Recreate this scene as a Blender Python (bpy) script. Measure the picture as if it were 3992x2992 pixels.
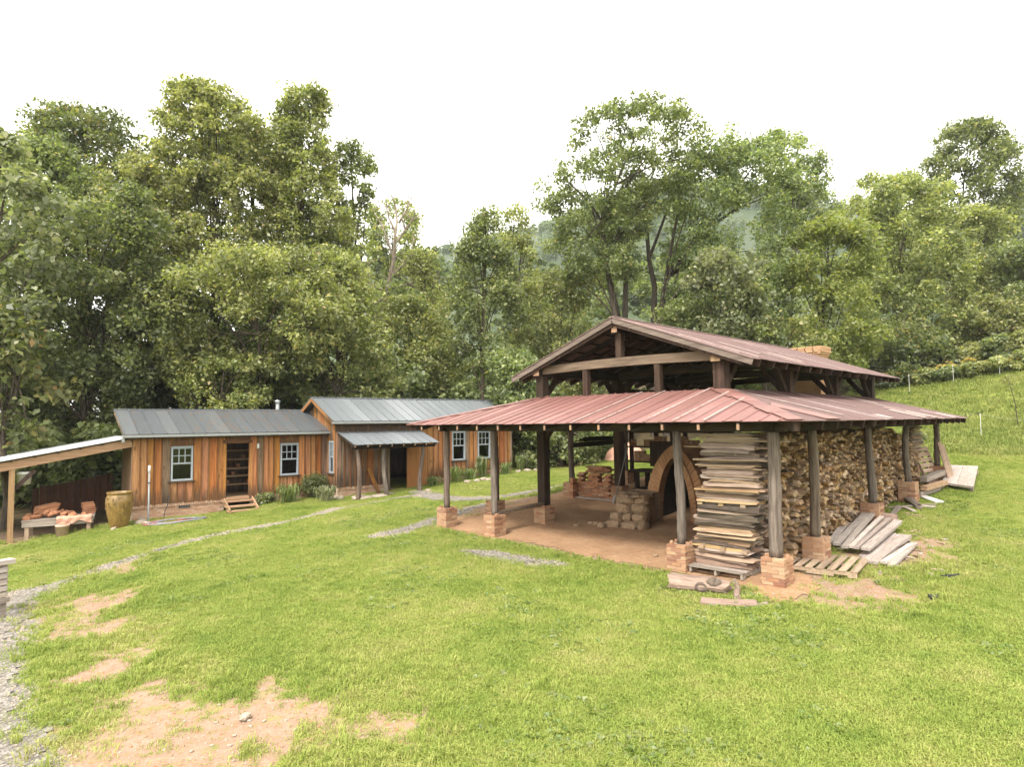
import bpy, math, random
import numpy as np
from mathutils import Matrix, Vector

# ---------------------------------------------------------------- camera, light, exposure
SC = bpy.context.scene
for o in list(bpy.data.objects): bpy.data.objects.remove(o)
random.seed(7); RNG = np.random.default_rng(7)
COL = SC.collection
FPX, PITCH, YAW, ROLL = 2501.75, math.radians(3.5), math.radians(45.19), math.radians(-0.7)
CAM = np.array([-11.552, -4.956, 2.952])
FW = np.array([math.cos(PITCH)*math.cos(YAW), math.cos(PITCH)*math.sin(YAW), math.sin(PITCH)])
RT = np.array([math.sin(YAW), -math.cos(YAW), 0.0]); UP = np.cross(RT, FW)
RC, RS = math.cos(ROLL), math.sin(ROLL)
cam_d = bpy.data.cameras.new('camera'); cam = bpy.data.objects.new('camera', cam_d); COL.objects.link(cam)
cr = RC*RT + RS*UP; cu = RC*UP - RS*RT
M = Matrix(((cr[0], cu[0], -FW[0], CAM[0]), (cr[1], cu[1], -FW[1], CAM[1]), (cr[2], cu[2], -FW[2], CAM[2]), (0, 0, 0, 1)))
cam.matrix_world = M
cam_d.sensor_width = 36; cam_d.lens = 36*FPX/3992; cam_d.clip_start = .1; cam_d.clip_end = 3000
SC.camera = cam
SUN_EL, SUN_AZ = math.radians(52), math.radians(200)
w = bpy.data.worlds.new('World'); SC.world = w; w.use_nodes = True
wn = w.node_tree.nodes; wl = w.node_tree.links
sky = wn.new('ShaderNodeTexSky'); sky.sky_type = 'NISHITA'; sky.sun_disc = False
sky.sun_elevation = SUN_EL; sky.sun_rotation = math.radians(90) - SUN_AZ; sky.dust_density = 4
hs = wn.new('ShaderNodeHueSaturation'); hs.inputs['Saturation'].default_value = .15
mx = wn.new('ShaderNodeMix'); mx.data_type = 'RGBA'; mx.inputs[0].default_value = .75
mx.inputs[7].default_value = (10.7, 10.4, 9.8, 1)          # the even white overcast layer
wl.new(sky.outputs[0], hs.inputs['Color']); wl.new(hs.outputs[0], mx.inputs[6])
wl.new(mx.outputs[2], wn['Background'].inputs[0]); wn['Background'].inputs[1].default_value = .1
sl = bpy.data.lights.new('sun', 'SUN'); sl.energy = 1.5; sl.angle = math.radians(14); sl.color = (1, .95, .87)
so = bpy.data.objects.new('sun', sl); COL.objects.link(so)
sd = Vector((math.cos(SUN_EL)*math.cos(SUN_AZ), math.cos(SUN_EL)*math.sin(SUN_AZ), math.sin(SUN_EL)))
so.rotation_euler = sd.to_track_quat('Z', 'Y').to_euler(); so.location = (0, 0, 60)
SC.view_settings.view_transform = 'Standard'; SC.view_settings.look = 'None'
SC.view_settings.gamma = 1; SC.view_settings.exposure = 1.95; SC.view_settings.use_curve_mapping = False
SC.cycles.max_bounces = 6; SC.cycles.transparent_max_bounces = 8; SC.cycles.volume_bounces = 0
SC.cycles.use_denoising = True

# ---------------------------------------------------------------- surveying helpers
D2S = 3992/2212
def ray(u, v):
    u -= 1996; v -= 1496
    a, b = RC*u + RS*v, -RS*u + RC*v
    return FW + RT*a/FPX - UP*b/FPX
def at(u, v, depth): return CAM + ray(u, v)*depth
def atD(x, y, depth): return at(x*D2S, y*D2S, depth)
CP = np.array([(0,0,0),(1.9,0,.12),(5.46,0,.42),(8.64,0,.68),(12.2,0,.95),(0,1.9,.0),(0,7.4,.04),(0,9.3,.07),(1.9,7.4,.13),(3,4.6,.14),(1.9,2,.14),(10,5,.75),(6,9.5,.45),(-5.2,20,-.28),(-2.2,19.7,-.22),(-.6,19.5,-.02),(1.6,18.2,.05),(4,18,.16),(10.5,17.3,.62),(-8.2,19.6,-.62),(-11,15,-.75),(-9,17,-.6),(-8,-1,-.28),(-5,-4,-.05),(-11.5,-5,-.3),(-6,4,-.2),(-9,4,-.38),(-5,9,-.2),(-3,14,-.18),(3,13,.2),(-11,9,-.6),(-14,5,-.7),(4,-4,.25),(8,-4,.55),(0,-5,.0),(14,-4,1.3),(18,-4,2.0),(18,1,1.9),(24,-2,3.6),(32,-2,6.2),(36,4,6.2),(24,6,2.6),(40,-8,8.),(16,8,1.4),(20,14,1.8),(28,14,3.5),(14,17,.9),(10,25,.8),(0,27,.2),(-8,27,-.3),(-14,20,-.8),(24,26,2.5),(36,20,5),(12,34,1.2),(-2,38,.8),(24,40,3),(-25,30,-1),(-25,0,-1.),(0,-25,0),(30,-25,6),(45,10,8),(45,40,6.5),(10,50,2.5),(-20,50,0)], float)
def _k(r2): return .5*r2*np.log(r2+1e-9)
_n = len(CP); _A = np.zeros((_n+3, _n+3))
_A[:_n, :_n] = _k(((CP[:, None, :2]-CP[None, :, :2])**2).sum(-1)) + np.eye(_n)*.5
_A[:_n, _n] = 1; _A[:_n, _n+1:] = CP[:, :2]; _A[_n, :_n] = 1; _A[_n+1:, :_n] = CP[:, :2].T
_W = np.linalg.solve(_A, np.r_[CP[:, 2], 0, 0, 0])
def H(x, y):
    x = np.asarray(x, float); y = np.asarray(y, float); s = x.shape
    q = np.stack([np.clip(x.ravel(), -25, 46), np.clip(y.ravel(), -25, 52)], 1)
    out = np.empty(len(q))
    for i in range(0, len(q), 20000):
        p = q[i:i+20000]; out[i:i+20000] = _k(((p[:, None]-CP[None, :, :2])**2).sum(-1))@_W[:_n]+_W[_n]+p@_W[_n+1:]
    return out.reshape(s)
def Hf(x, y): return float(H(np.array([x]), np.array([y]))[0])
def G(u, v):
    r = ray(u, v); ts = np.arange(3.5, 120, .1); P = CAM + ts[:, None]*r
    i = int(np.argmax(P[:, 2] < H(P[:, 0], P[:, 1]))); a, b = ts[max(i-1, 0)], ts[i]
    for _ in range(12):
        m = (a+b)/2; p = CAM + m*r
        if p[2] > Hf(p[0], p[1]): a = m
        else: b = m
    return CAM + a*r
def vnoise(x, y, seed=0):
    """smooth value noise on numpy arrays, about -1..1"""
    r = np.random.default_rng(seed).random((64, 64))*2-1
    xi = np.floor(x).astype(int); yi = np.floor(y).astype(int); fx = x-xi; fy = y-yi
    fx = fx*fx*(3-2*fx); fy = fy*fy*(3-2*fy)
    g = lambda i, j: r[(xi+i) % 64, (yi+j) % 64]
    return (g(0, 0)*(1-fx)+g(1, 0)*fx)*(1-fy)+(g(0, 1)*(1-fx)+g(1, 1)*fx)*fy
def fbm(x, y, seed=0, o=4):
    s = 0; a = 1; t = 0
    for i in range(o): s = s+a*vnoise(x*2**i+7.3*i, y*2**i-3.1*i, seed+i); t += a; a *= .55
    return s/t

# ---------------------------------------------------------------- materials
class NT:
    def __init__(s, name):
        s.m = bpy.data.materials.new(name); s.m.use_nodes = True
        s.n = s.m.node_tree.nodes; s.l = s.m.node_tree.links
        s.b = s.n['Principled BSDF']; s.out = s.n['Material Output']
    def new(s, t, **kw):
        x = s.n.new(t)
        for k, v in kw.items(): setattr(x, k, v)
        return x
    def link(s, a, b): s.l.new(a, b)
    def val(s, sock, v):
        if hasattr(v, 'is_linked') or hasattr(v, 'links'): s.l.new(v, sock)
        else: sock.default_value = v
    def coord(s, kind='Object', scale=(1, 1, 1)):
        c = s.new('ShaderNodeTexCoord'); m = s.new('ShaderNodeMapping')
        m.inputs['Scale'].default_value = scale; s.link(c.outputs[kind], m.inputs[0])
        return m.outputs[0]
    def offs(s, vec):
        """shift texture space by the object's own random number so shared meshes differ"""
        oi = s.new('ShaderNodeObjectInfo'); a = s.new('ShaderNodeVectorMath', operation='SCALE')
        a.inputs[0].default_value = (37.1, 53.7, 91.3); s.link(oi.outputs['Random'], a.inputs['Scale'])
        b = s.new('ShaderNodeVectorMath', operation='ADD'); s.link(vec, b.inputs[0]); s.link(a.outputs[0], b.inputs[1])
        return b.outputs[0]
    def noise(s, vec, scale=5, detail=5, rough=.6, dist=0):
        x = s.new('ShaderNodeTexNoise'); x.inputs['Scale'].default_value = scale
        x.inputs['Detail'].default_value = detail; x.inputs['Roughness'].default_value = rough
        x.inputs['Distortion'].default_value = dist
        s.link(vec, x.inputs['Vector']); return x.outputs['Fac']
    def math(s, op, a, b=0.0, c=False):
        x = s.new('ShaderNodeMath', operation=op); x.use_clamp = c
        s.val(x.inputs[0], a); s.val(x.inputs[1], b); return x.outputs[0]
    def ramp(s, fac, stops):
        x = s.new('ShaderNodeValToRGB'); e = x.color_ramp.elements
        while len(e) < len(stops): e.new(.5)
        for i, (p, c) in enumerate(stops):
            e[i].position = p; e[i].color = (*c, 1) if len(c) == 3 else c
        s.val(x.inputs[0], fac); return x.outputs[0]
    def mix(s, f, a, b, mode='MIX'):
        x = s.new('ShaderNodeMix', data_type='RGBA', blend_type=mode)
        s.val(x.inputs[0], f)
        for k, v in ((6, a), (7, b)):
            if isinstance(v, tuple): x.inputs[k].default_value = (*v[:3], 1)
            else: s.link(v, x.inputs[k])
        return x.outputs[2]
    def rnd(s): return s.new('ShaderNodeObjectInfo').outputs['Random']
    def island(s): return s.new('ShaderNodeNewGeometry').outputs['Random Per Island']
    def attr(s, n): x = s.new('ShaderNodeAttribute'); x.attribute_name = n; return x.outputs['Fac']
    def hsv(s, col, h=.5, sat=1.0, v=1.0):
        x = s.new('ShaderNodeHueSaturation'); s.val(x.inputs['Hue'], h); s.val(x.inputs['Saturation'], sat); s.val(x.inputs['Value'], v)
        s.link(col, x.inputs['Color']); return x.outputs[0]
    def bump(s, h, strength=.4, dist=.02):
        x = s.new('ShaderNodeBump'); x.inputs['Strength'].default_value = strength; x.inputs['Distance'].default_value = dist
        s.link(h, x.inputs['Height']); s.link(x.outputs[0], s.b.inputs['Normal'])
    def done(s, col, rough=.85, spec=.3, metal=0):
        if isinstance(col, tuple): s.b.inputs['Base Color'].default_value = (*col, 1)
        else: s.link(col, s.b.inputs['Base Color'])
        s.val(s.b.inputs['Roughness'], rough); s.b.inputs['Specular IOR Level'].default_value = spec
        s.b.inputs['Metallic'].default_value = metal
        return s.m
MAT = {}
def wood(name, stops, along='z', vvar=.5, grain=1.0, stain=None, island=False, knots=False, bump=.35, rough=.85, satv=.0):
    t = NT(name); k = {'x': (.55, 9, 9), 'y': (9, .55, 9), 'z': (9, 9, .55)}[along]
    v = t.offs(t.coord('Object', k))
    n1 = t.noise(v, 1.6*grain, 6, .65, .4); n2 = t.noise(v, 7*grain, 4, .6)
    f = t.math('ADD', t.math('MULTIPLY', n1, .7), t.math('MULTIPLY', n2, .3))
    c = t.ramp(f, stops)
    r = t.rnd()
    if island: r = t.math('FRACT', t.math('ADD', r, t.island()))
    if knots:
        vo = t.new('ShaderNodeTexVoronoi'); vo.inputs['Scale'].default_value = 1.0
        t.link(t.offs(t.coord('Object', {'x': (1.6, 4, 4), 'y': (4, 1.6, 4), 'z': (4, 4, 1.6)}[along])), vo.inputs['Vector'])
        kn = t.math('LESS_THAN', vo.outputs['Distance'], .13)
        c = t.mix(t.math('MULTIPLY', kn, .65), c, (.09, .035, .012))
    c = t.hsv(c, t.math('ADD', .49, t.math('MULTIPLY', r, .02)), 1.0 if not satv else t.math('SUBTRACT', 1.0, t.math('MULTIPLY', t.math('FRACT', t.math('MULTIPLY', r, 7.3)), satv)),
              t.math('ADD', 1-vvar/2, t.math('MULTIPLY', t.math('FRACT', t.math('MULTIPLY', r, 3.7)), vvar)))
    if stain:                      # weather stain creeping up from a board's foot, streaky
        z0, z1, colr, amt = stain
        sep = t.new('ShaderNodeSeparateXYZ'); t.link(t.coord('Object'), sep.inputs[0])
        s1 = t.noise(t.offs(t.coord('Object', (5, 5, .8))), 1.4, 4, .6)
        mr = t.new('ShaderNodeMapRange'); mr.inputs[1].default_value = z1; mr.inputs[2].default_value = z0
        t.link(sep.outputs[2], mr.inputs[0])
        g = t.math('SUBTRACT', t.math('ADD', mr.outputs[0], t.math('MULTIPLY', s1, 1.5)), 1.12, True)
        c = t.mix(t.math('MULTIPLY', t.math('MULTIPLY', g, 2.2, True), amt), c, colr)
    t.bump(f, bump, .015)
    MAT[name] = t.done(c, rough, .25); return MAT[name]
wood('cabin_pine', [(.3, (.10, .034, .009)), (.46, (.235, .086, .019)), (.58, (.305, .122, .029)), (.75, (.36, .165, .046))], 'z', .3, stain=(.0, .8, (.06, .036, .02), .8), knots=True, satv=.15)
wood('cabin_pine_grey', [(.3, (.06, .035, .02)), (.5, (.15, .085, .045)), (.7, (.25, .15, .08))], 'z', .6, stain=(.0, 1.2, (.035, .024, .016), .8), knots=True, satv=.3)
wood('batten_pine', [(.3, (.05, .022, .01)), (.5, (.13, .056, .02)), (.7, (.22, .10, .035))], 'z', .5)
wood('grey_log', [(.3, (.035, .023, .017)), (.48, (.10, .071, .052)), (.6, (.16, .12, .09)), (.8, (.23, .18, .14))], 'z', .35, grain=1.4, bump=.7, satv=.3)
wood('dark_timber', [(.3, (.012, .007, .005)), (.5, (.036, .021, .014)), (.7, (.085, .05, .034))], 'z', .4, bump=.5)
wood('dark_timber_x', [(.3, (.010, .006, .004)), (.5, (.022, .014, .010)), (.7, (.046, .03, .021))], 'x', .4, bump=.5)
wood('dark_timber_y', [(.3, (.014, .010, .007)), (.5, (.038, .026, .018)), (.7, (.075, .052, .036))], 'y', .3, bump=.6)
wood('weathered_y', [(.3, (.035, .023, .017)), (.5, (.115, .08, .056)), (.7, (.18, .132, .096))], 'y', .2, bump=.7)
wood('end_grain', [(.3, (.14, .085, .05)), (.5, (.24, .15, .09)), (.7, (.32, .21, .135))], 'z', .2)
wood('new_lumber_x', [(.3, (.20, .12, .065)), (.5, (.30, .19, .11)), (.7, (.38, .26, .16))], 'x', .3)
wood('new_lumber_z', [(.3, (.18, .10, .05)), (.5, (.28, .17, .085)), (.7, (.36, .24, .13))], 'z', .3)
wood('slab_wood', [(.28, (.07, .04, .025)), (.43, (.205, .125, .075)), (.58, (.305, .195, .12)), (.75, (.39, .27, .175))], 'y', .75, grain=1.5, bump=.6, satv=.45)
wood('slab_yellow', [(.3, (.13, .075, .035)), (.5, (.29, .18, .085)), (.7, (.39, .265, .14))], 'y', .5, grain=1.2, satv=.3)
wood('bark', [(.3, (.035, .025, .018)), (.5, (.10, .075, .056)), (.7, (.19, .15, .12))], 'y', .5, grain=2.2, bump=.9)
wood('firewood', [(.28, (.08, .041, .015)), (.45, (.23, .13, .048)), (.62, (.36, .22, .085)), (.8, (.45, .30, .13))], 'y', .95, grain=1.0, island=True, satv=.4)
wood('pale_plank', [(.3, (.18, .14, .115)), (.5, (.33, .27, .23)), (.7, (.43, .365, .31))], 'x', .4, grain=1.5, bump=.5, satv=.3)
wood('pallet_wood', [(.3, (.16, .11, .075)), (.5, (.30, .215, .15)), (.7, (.40, .30, .22))], 'x', .4, grain=1.5, bump=.5)
wood('grey_pallet', [(.3, (.13, .105, .085)), (.5, (.24, .20, .165)), (.7, (.34, .29, .25))], 'x', .4, grain=1.5, bump=.5)
wood('door_ply', [(.3, (.16, .07, .02)), (.5, (.23, .105, .032)), (.7, (.28, .14, .048))], 'z', .1, grain=.5, bump=.1)
def brick(name, cols, dirt=.35):
    t = NT(name); v = t.offs(t.coord('Object'))
    n = t.noise(v, 14, 5, .65); r = t.math('FRACT', t.math('ADD', t.rnd(), t.island()))
    c = t.ramp(r, [(i/(len(cols)-1), cc) for i, cc in enumerate(cols)])
    c = t.mix(t.math('MULTIPLY', n, dirt*1.6), c, (.12, .075, .045)); t.bump(n, .4, .006)
    MAT[name] = t.done(c, .9, .2); return MAT[name]
brick('pier_brick', [(.34, .18, .10), (.40, .25, .15), (.29, .135, .075), (.43, .29, .18), (.22, .10, .065), (.38, .22, .13)], .2)
brick('buff_brick', [(.42, .25, .135), (.48, .30, .165), (.40, .22, .115), (.46, .28, .15)], .2)
brick('red_block', [(.40, .17, .09), (.46, .22, .12), (.34, .14, .075), (.2, .10, .065), (.50, .29, .17)], .25)
brick('kiln_brick', [(.30, .155, .07), (.35, .19, .09), (.26, .125, .055), (.32, .18, .085)], .4)
brick('foundation_brick', [(.38, .23, .15), (.43, .29, .20), (.33, .18, .11), (.46, .33, .24)], .25)
def plain(name, c, rough=.6, spec=.4, metal=0, var=.15, scale=8, dirt=(.08, .06, .04), damt=.3):
    t = NT(name); v = t.offs(t.coord('Object')); n = t.noise(v, scale, 5, .65)
    f = t.math('MULTIPLY', t.math('SUBTRACT', n, .45, True), damt*4)
    col = t.mix(f, c, dirt); t.bump(n, .08, .01)
    MAT[name] = t.done(col, rough, spec, metal); return MAT[name]
plain('seam_dark', (.07, .028, .024), .8, .2)  # dark colour of the thin strip beside each roof seam
plain('mortar', (.38, .30, .22), .95, .1)
plain('blue_grey_paint', (.26, .285, .31), .55, .4)
plain('white_paint', (.5, .49, .46), .5)
plain('gutter_grey', (.21, .22, .215), .45)
plain('galvanised', (.50, .53, .55), .38, .5, .6)
plain('dark_plastic', (.03, .03, .032), .4)
plain('dark_inside', (.03, .022, .016), .95, .1)
plain('soot', (.025, .019, .014), .95, .1)
plain('bucket_plastic', (.52, .36, .27), .5)
plain('white_plastic', (.45, .45, .42), .45)
plain('clay', (.33, .155, .085), .9, .15, damt=.15)
plain('canvas', (.50, .28, .20), .95, .1, damt=.25)
plain('fieldstone', (.27, .185, .115), .92, .2, scale=5, damt=.5)
plain('pale_stone', (.30, .25, .195), .92, .2, scale=6)
plain('hose_red', (.22, .09, .08), .5); plain('hose_grey', (.16, .17, .19), .5)
plain('plaster_kiln', (.30, .16, .08), .95, .1, scale=5)
plain('black_rag', (.02, .022, .026), .7)
def metal_roof(name, base, alt, rust, altfrac, rough=.5, streak=(1, 14, 1), rustamt=.5, spec=.35):
    t = NT(name); v = t.offs(t.coord('Object', streak)); n = t.noise(v, 1.4, 6, .7); n2 = t.noise(t.offs(t.coord('Object')), 9, 5, .7)
    r = t.rnd(); isalt = t.math('LESS_THAN', t.math('FRACT', t.math('MULTIPLY', r, 5.31)), altfrac)
    b = t.hsv(t.mix(t.math('FRACT', t.math('MULTIPLY', r, 11.7)), base, tuple(x*.87 for x in base)), t.math('ADD', .495, t.math('MULTIPLY', r, .012)))
    c = t.mix(isalt, b, alt)
    f = t.math('MULTIPLY', t.math('SUBTRACT', t.math('ADD', t.math('MULTIPLY', n, .6), t.math('MULTIPLY', n2, .4)), .48, True), rustamt*6, True)
    c = t.mix(f, c, rust); t.bump(n2, .05, .01)
    MAT[name] = t.done(c, rough, spec); return MAT[name]
metal_roof('red_tin', (.20, .095, .082), (.225, .115, .10), (.10, .052, .044), .2, .46, (.6, 9, 1), .75)
metal_roof('rusty_tin', (.145, .085, .076), (.22, .165, .152), (.066, .038, .034), .14, .5, (12, .5, 1), 1.0)
metal_roof('rusty_tin_x', (.165, .056, .05), (.36, .30, .28), (.085, .036, .032), .12, .5, (12, .35, 1), .6)
metal_roof('pale_strip', (.40, .31, .28), (.34, .25, .22), (.16, .08, .07), .4, .45, (3, 3, 1), .9)
metal_roof('grey_tin_dark', (.092, .10, .108), (.105, .112, .117), (.045, .042, .036), .08, .38, (14, 1, 1), .35, .5)
metal_roof('grey_tin', (.145, .158, .168), (.17, .183, .192), (.115, .12, .12), .1, .36, (14, 1, 1), .25, .5)
metal_roof('silver_tin', (.62, .63, .64), (.6, .6, .6), (.3, .27, .23), .3, .35, (1, 6, 1), .2, .5)
t = NT('window_glass'); tr = t.new('ShaderNodeBsdfTransparent'); tr.inputs[0].default_value = (.55, .58, .58, 1)
gl = t.new('ShaderNodeBsdfGlossy'); gl.inputs['Roughness'].default_value = .04; gl.inputs['Color'].default_value = (.9, .95, 1, 1)
fr = t.new('ShaderNodeFresnel'); fr.inputs[0].default_value = 1.45; ms = t.new('ShaderNodeMixShader')
t.link(fr.outputs[0], ms.inputs[0]); t.link(tr.outputs[0], ms.inputs[1]); t.link(gl.outputs[0], ms.inputs[2]); t.link(ms.outputs[0], t.out.inputs[0])
MAT['glass'] = t.m
def glaze():
    t = NT('ash_glaze'); v = t.coord('Object'); n = t.noise(v, 7, 6, .7, 1.2)
    sep = t.new('ShaderNodeSeparateXYZ'); t.link(v, sep.inputs[0])
    n2 = t.noise(t.coord('Object', (9, 9, 1.2)), 2, 4, .6)
    c = t.ramp(t.math('ADD', t.math('MULTIPLY', n, .6), t.math('MULTIPLY', n2, .4)), [(.32, (.05, .035, .012)), (.46, (.15, .09, .024)), (.58, (.22, .14, .04)), (.75, (.28, .17, .06))])
    t.bump(n, .5, .02); MAT['ash_glaze'] = t.done(c, .35, .5)
glaze()
def leafmat(name, stops, trans=.5, rough=.5):
    t = NT(name); a = t.attr('tint'); c = t.ramp(a, stops)
    r = t.rnd(); c = t.hsv(c, t.math('ADD', .49, t.math('MULTIPLY', r, .02)), .80, t.math('ADD', .88, t.math('MULTIPLY', r, .24)))
    t.done(c, .42, .45)
    tl = t.new('ShaderNodeBsdfTranslucent'); ms = t.new('ShaderNodeMixShader'); ms.inputs[0].default_value = trans
    c2 = t.mix(1.0, c, (1.15, 1.25, .55), 'MULTIPLY')
    t.link(c2, tl.inputs[0]); t.link(t.b.outputs[0], ms.inputs[1]); t.link(tl.outputs[0], ms.inputs[2]); t.link(ms.outputs[0], t.out.inputs[0])
    MAT[name] = t.m; return t.m
leafmat('leaf_olive', [(0, (0.116, 0.138, 0.037)), (.4, (0.207, 0.231, 0.061)), (.7, (0.314, 0.328, 0.089)), (.94, (0.429, 0.421, 0.122)), (1, (0.495, 0.343, 0.086))])
leafmat('leaf_dark', [(0, (0.069, 0.092, 0.025)), (.5, (0.125, 0.158, 0.040)), (.9, (0.208, 0.219, 0.054)), (1, (0.364, 0.219, 0.054))])
leafmat('leaf_mid', [(0, (0.085, 0.116, 0.037)), (.45, (0.162, 0.205, 0.061)), (.75, (0.254, 0.297, 0.089)), (.96, (0.339, 0.356, 0.114)), (1, (0.385, 0.312, 0.086))])
leafmat('leaf_bright', [(0, (0.131, 0.178, 0.024)), (.5, (0.232, 0.276, 0.040)), (.9, (0.318, 0.349, 0.055)), (1, (0.391, 0.339, 0.046))])
leafmat('leaf_silver', [(0, (0.117, 0.141, 0.062)), (.5, (0.205, 0.225, 0.105)), (.9, (0.312, 0.315, 0.165)), (1, (0.390, 0.360, 0.195))])
leafmat('leaf_yellow', [(0, (0.125, 0.150, 0.037)), (.5, (0.237, 0.263, 0.062)), (.9, (0.350, 0.350, 0.088)), (1, (0.413, 0.300, 0.062))])
leafmat('leaf_far', [(0, (0.058, 0.085, 0.031)), (.5, (0.086, 0.121, 0.041)), (1, (0.130, 0.158, 0.054))])
leafmat('leaf_strap', [(0, (0.088, 0.150, 0.025)), (.5, (0.150, 0.225, 0.037)), (1, (0.250, 0.275, 0.062))])
leafmat('leaf_rose', [(0, (.20, .09, .07)), (.5, (.32, .17, .13)), (1, (.42, .27, .2))])
leafmat('goldenrod', [(0, (.40, .26, .02)), (.5, (.52, .36, .03)), (1, (.6, .45, .05))])
t = NT('tree_bark'); v = t.coord('Object', (4, 4, .8)); n = t.noise(v, 3, 5, .65)
MAT['tree_bark'] = (t.bump(n, .6, .03), t.done(t.ramp(n, [(.3, (.03, .023, .017)), (.5, (.068, .053, .04)), (.7, (.12, .098, .077))]), .9, .15))[1]
t = NT('dead_bark'); n = t.noise(t.coord('Object', (4, 4, .8)), 3, 5, .65)
MAT['dead_bark'] = t.done(t.ramp(n, [(.3, (.16, .12, .09)), (.5, (.27, .22, .17)), (.7, (.36, .31, .25))]), .9, .15)
def grassmat(name, stops):
    t = NT(name); r = t.rnd(); v = t.coord('Object'); a = t.attr('tint')
    g = t.new('ShaderNodeNewGeometry'); n = t.noise(g.outputs['Position'], .5, 5, .68); n2 = t.noise(g.outputs['Position'], 2.6, 4, .7)
    f = t.math('ADD', t.math('MULTIPLY', n, .62), t.math('ADD', t.math('MULTIPLY', n2, .3), t.math('ADD', t.math('MULTIPLY', r, .10), t.math('MULTIPLY', a, .10))))
    c = t.ramp(f, stops); t.done(c, .6, .2)
    tl = t.new('ShaderNodeBsdfTranslucent'); ms = t.new('ShaderNodeMixShader'); ms.inputs[0].default_value = .3
    t.link(c, tl.inputs[0]); t.link(t.b.outputs[0], ms.inputs[1]); t.link(tl.outputs[0], ms.inputs[2]); t.link(ms.outputs[0], t.out.inputs[0])
    MAT[name] = t.m
grassmat('grass_blade', [(.36, (.10, .155, .026)), (.46, (.18, .245, .042)), (.57, (.265, .31, .068)), (.68, (.34, .335, .11)), (.80, (.41, .355, .175))])
grassmat('meadow_blade', [(.36, (.12, .17, .034)), (.5, (.20, .25, .055)), (.64, (.28, .305, .085)), (.82, (.35, .33, .14))])
def groundmat():
    t = NT('ground_soil'); g = t.new('ShaderNodeNewGeometry'); p = g.outputs['Position']
    n = t.noise(p, .6, 6, .65); n2 = t.noise(p, 6, 6, .7); n3 = t.noise(p, 40, 3, .6)
    turf = t.ramp(t.math('ADD', t.math('MULTIPLY', n, .5), t.math('MULTIPLY', n2, .5)), [(.34, (.12, .15, .028)), (.5, (.185, .205, .042)), (.68, (.25, .22, .09))])
    soil = t.ramp(t.math('ADD', t.math('MULTIPLY', n2, .6), t.math('MULTIPLY', n3, .4)), [(.3, (.165, .10, .064)), (.5, (.24, .157, .108)), (.7, (.31, .222, .165))])
    grav = t.ramp(t.noise(p, 55, 2, .5), [(.35, (.09, .08, .07)), (.5, (.155, .14, .124)), (.66, (.23, .213, .195))])
    b = t.attr('bare'); q = t.attr('gravel')
    fb = t.math('MULTIPLY', t.math('SUBTRACT', t.math('ADD', b, t.math('MULTIPLY', t.math('SUBTRACT', n2, .5), 1.9)), .42), 2.2, True)
    fb.node.use_clamp = True
    fq = t.math('MULTIPLY', t.math('SUBTRACT', t.math('ADD', q, t.math('MULTIPLY', t.math('SUBTRACT', n2, .5), 1.2)), .42), 4, True)
    c = t.mix(fb, turf, soil); c = t.mix(fq, c, grav)
    lit = t.ramp(n2, [(.3, (.028, .02, .011)), (.5, (.065, .047, .024)), (.7, (.10, .08, .035))]); c = t.mix(t.attr('litter'), c, lit)
    t.bump(t.math('ADD', n2, t.math('MULTIPLY', n3, .5)), .5, .04)
    MAT['ground'] = t.done(c, .95, .1)
groundmat()
t = NT('dirt_floor'); g = t.new('ShaderNodeNewGeometry').outputs['Position']; n = t.noise(g, 1.1, 6, .65); n2 = t.noise(g, 9, 6, .7); n3 = t.noise(g, 60, 3, .6)
f = t.math('ADD', t.math('MULTIPLY', n, .4), t.math('ADD', t.math('MULTIPLY', n2, .35), t.math('MULTIPLY', n3, .25)))
t.bump(t.math('ADD', n2, t.math('MULTIPLY', n3, .6)), .6, .03)
MAT['dirt'] = t.done(t.ramp(f, [(.33, (.17, .095, .05)), (.5, (.29, .175, .10)), (.66, (.38, .25, .15))]), .95, .1)
t = NT('gravel'); g = t.new('ShaderNodeNewGeometry').outputs['Position']; n = t.noise(g, 3, 5, .6)
vo = t.new('ShaderNodeTexVoronoi'); vo.inputs['Scale'].default_value = 26; t.link(g, vo.inputs['Vector'])
hv = t.new('ShaderNodeSeparateColor'); t.link(vo.outputs['Color'], hv.inputs[0])
t.bump(vo.outputs['Distance'], .7, .02)
MAT['gravel'] = t.done(t.ramp(t.math('ADD', t.math('MULTIPLY', hv.outputs[0], .7), t.math('MULTIPLY', n, .3)), [(.15, (.085, .074, .062)), (.5, (.15, .135, .115)), (.85, (.235, .215, .19))]), .95, .15)

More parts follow.
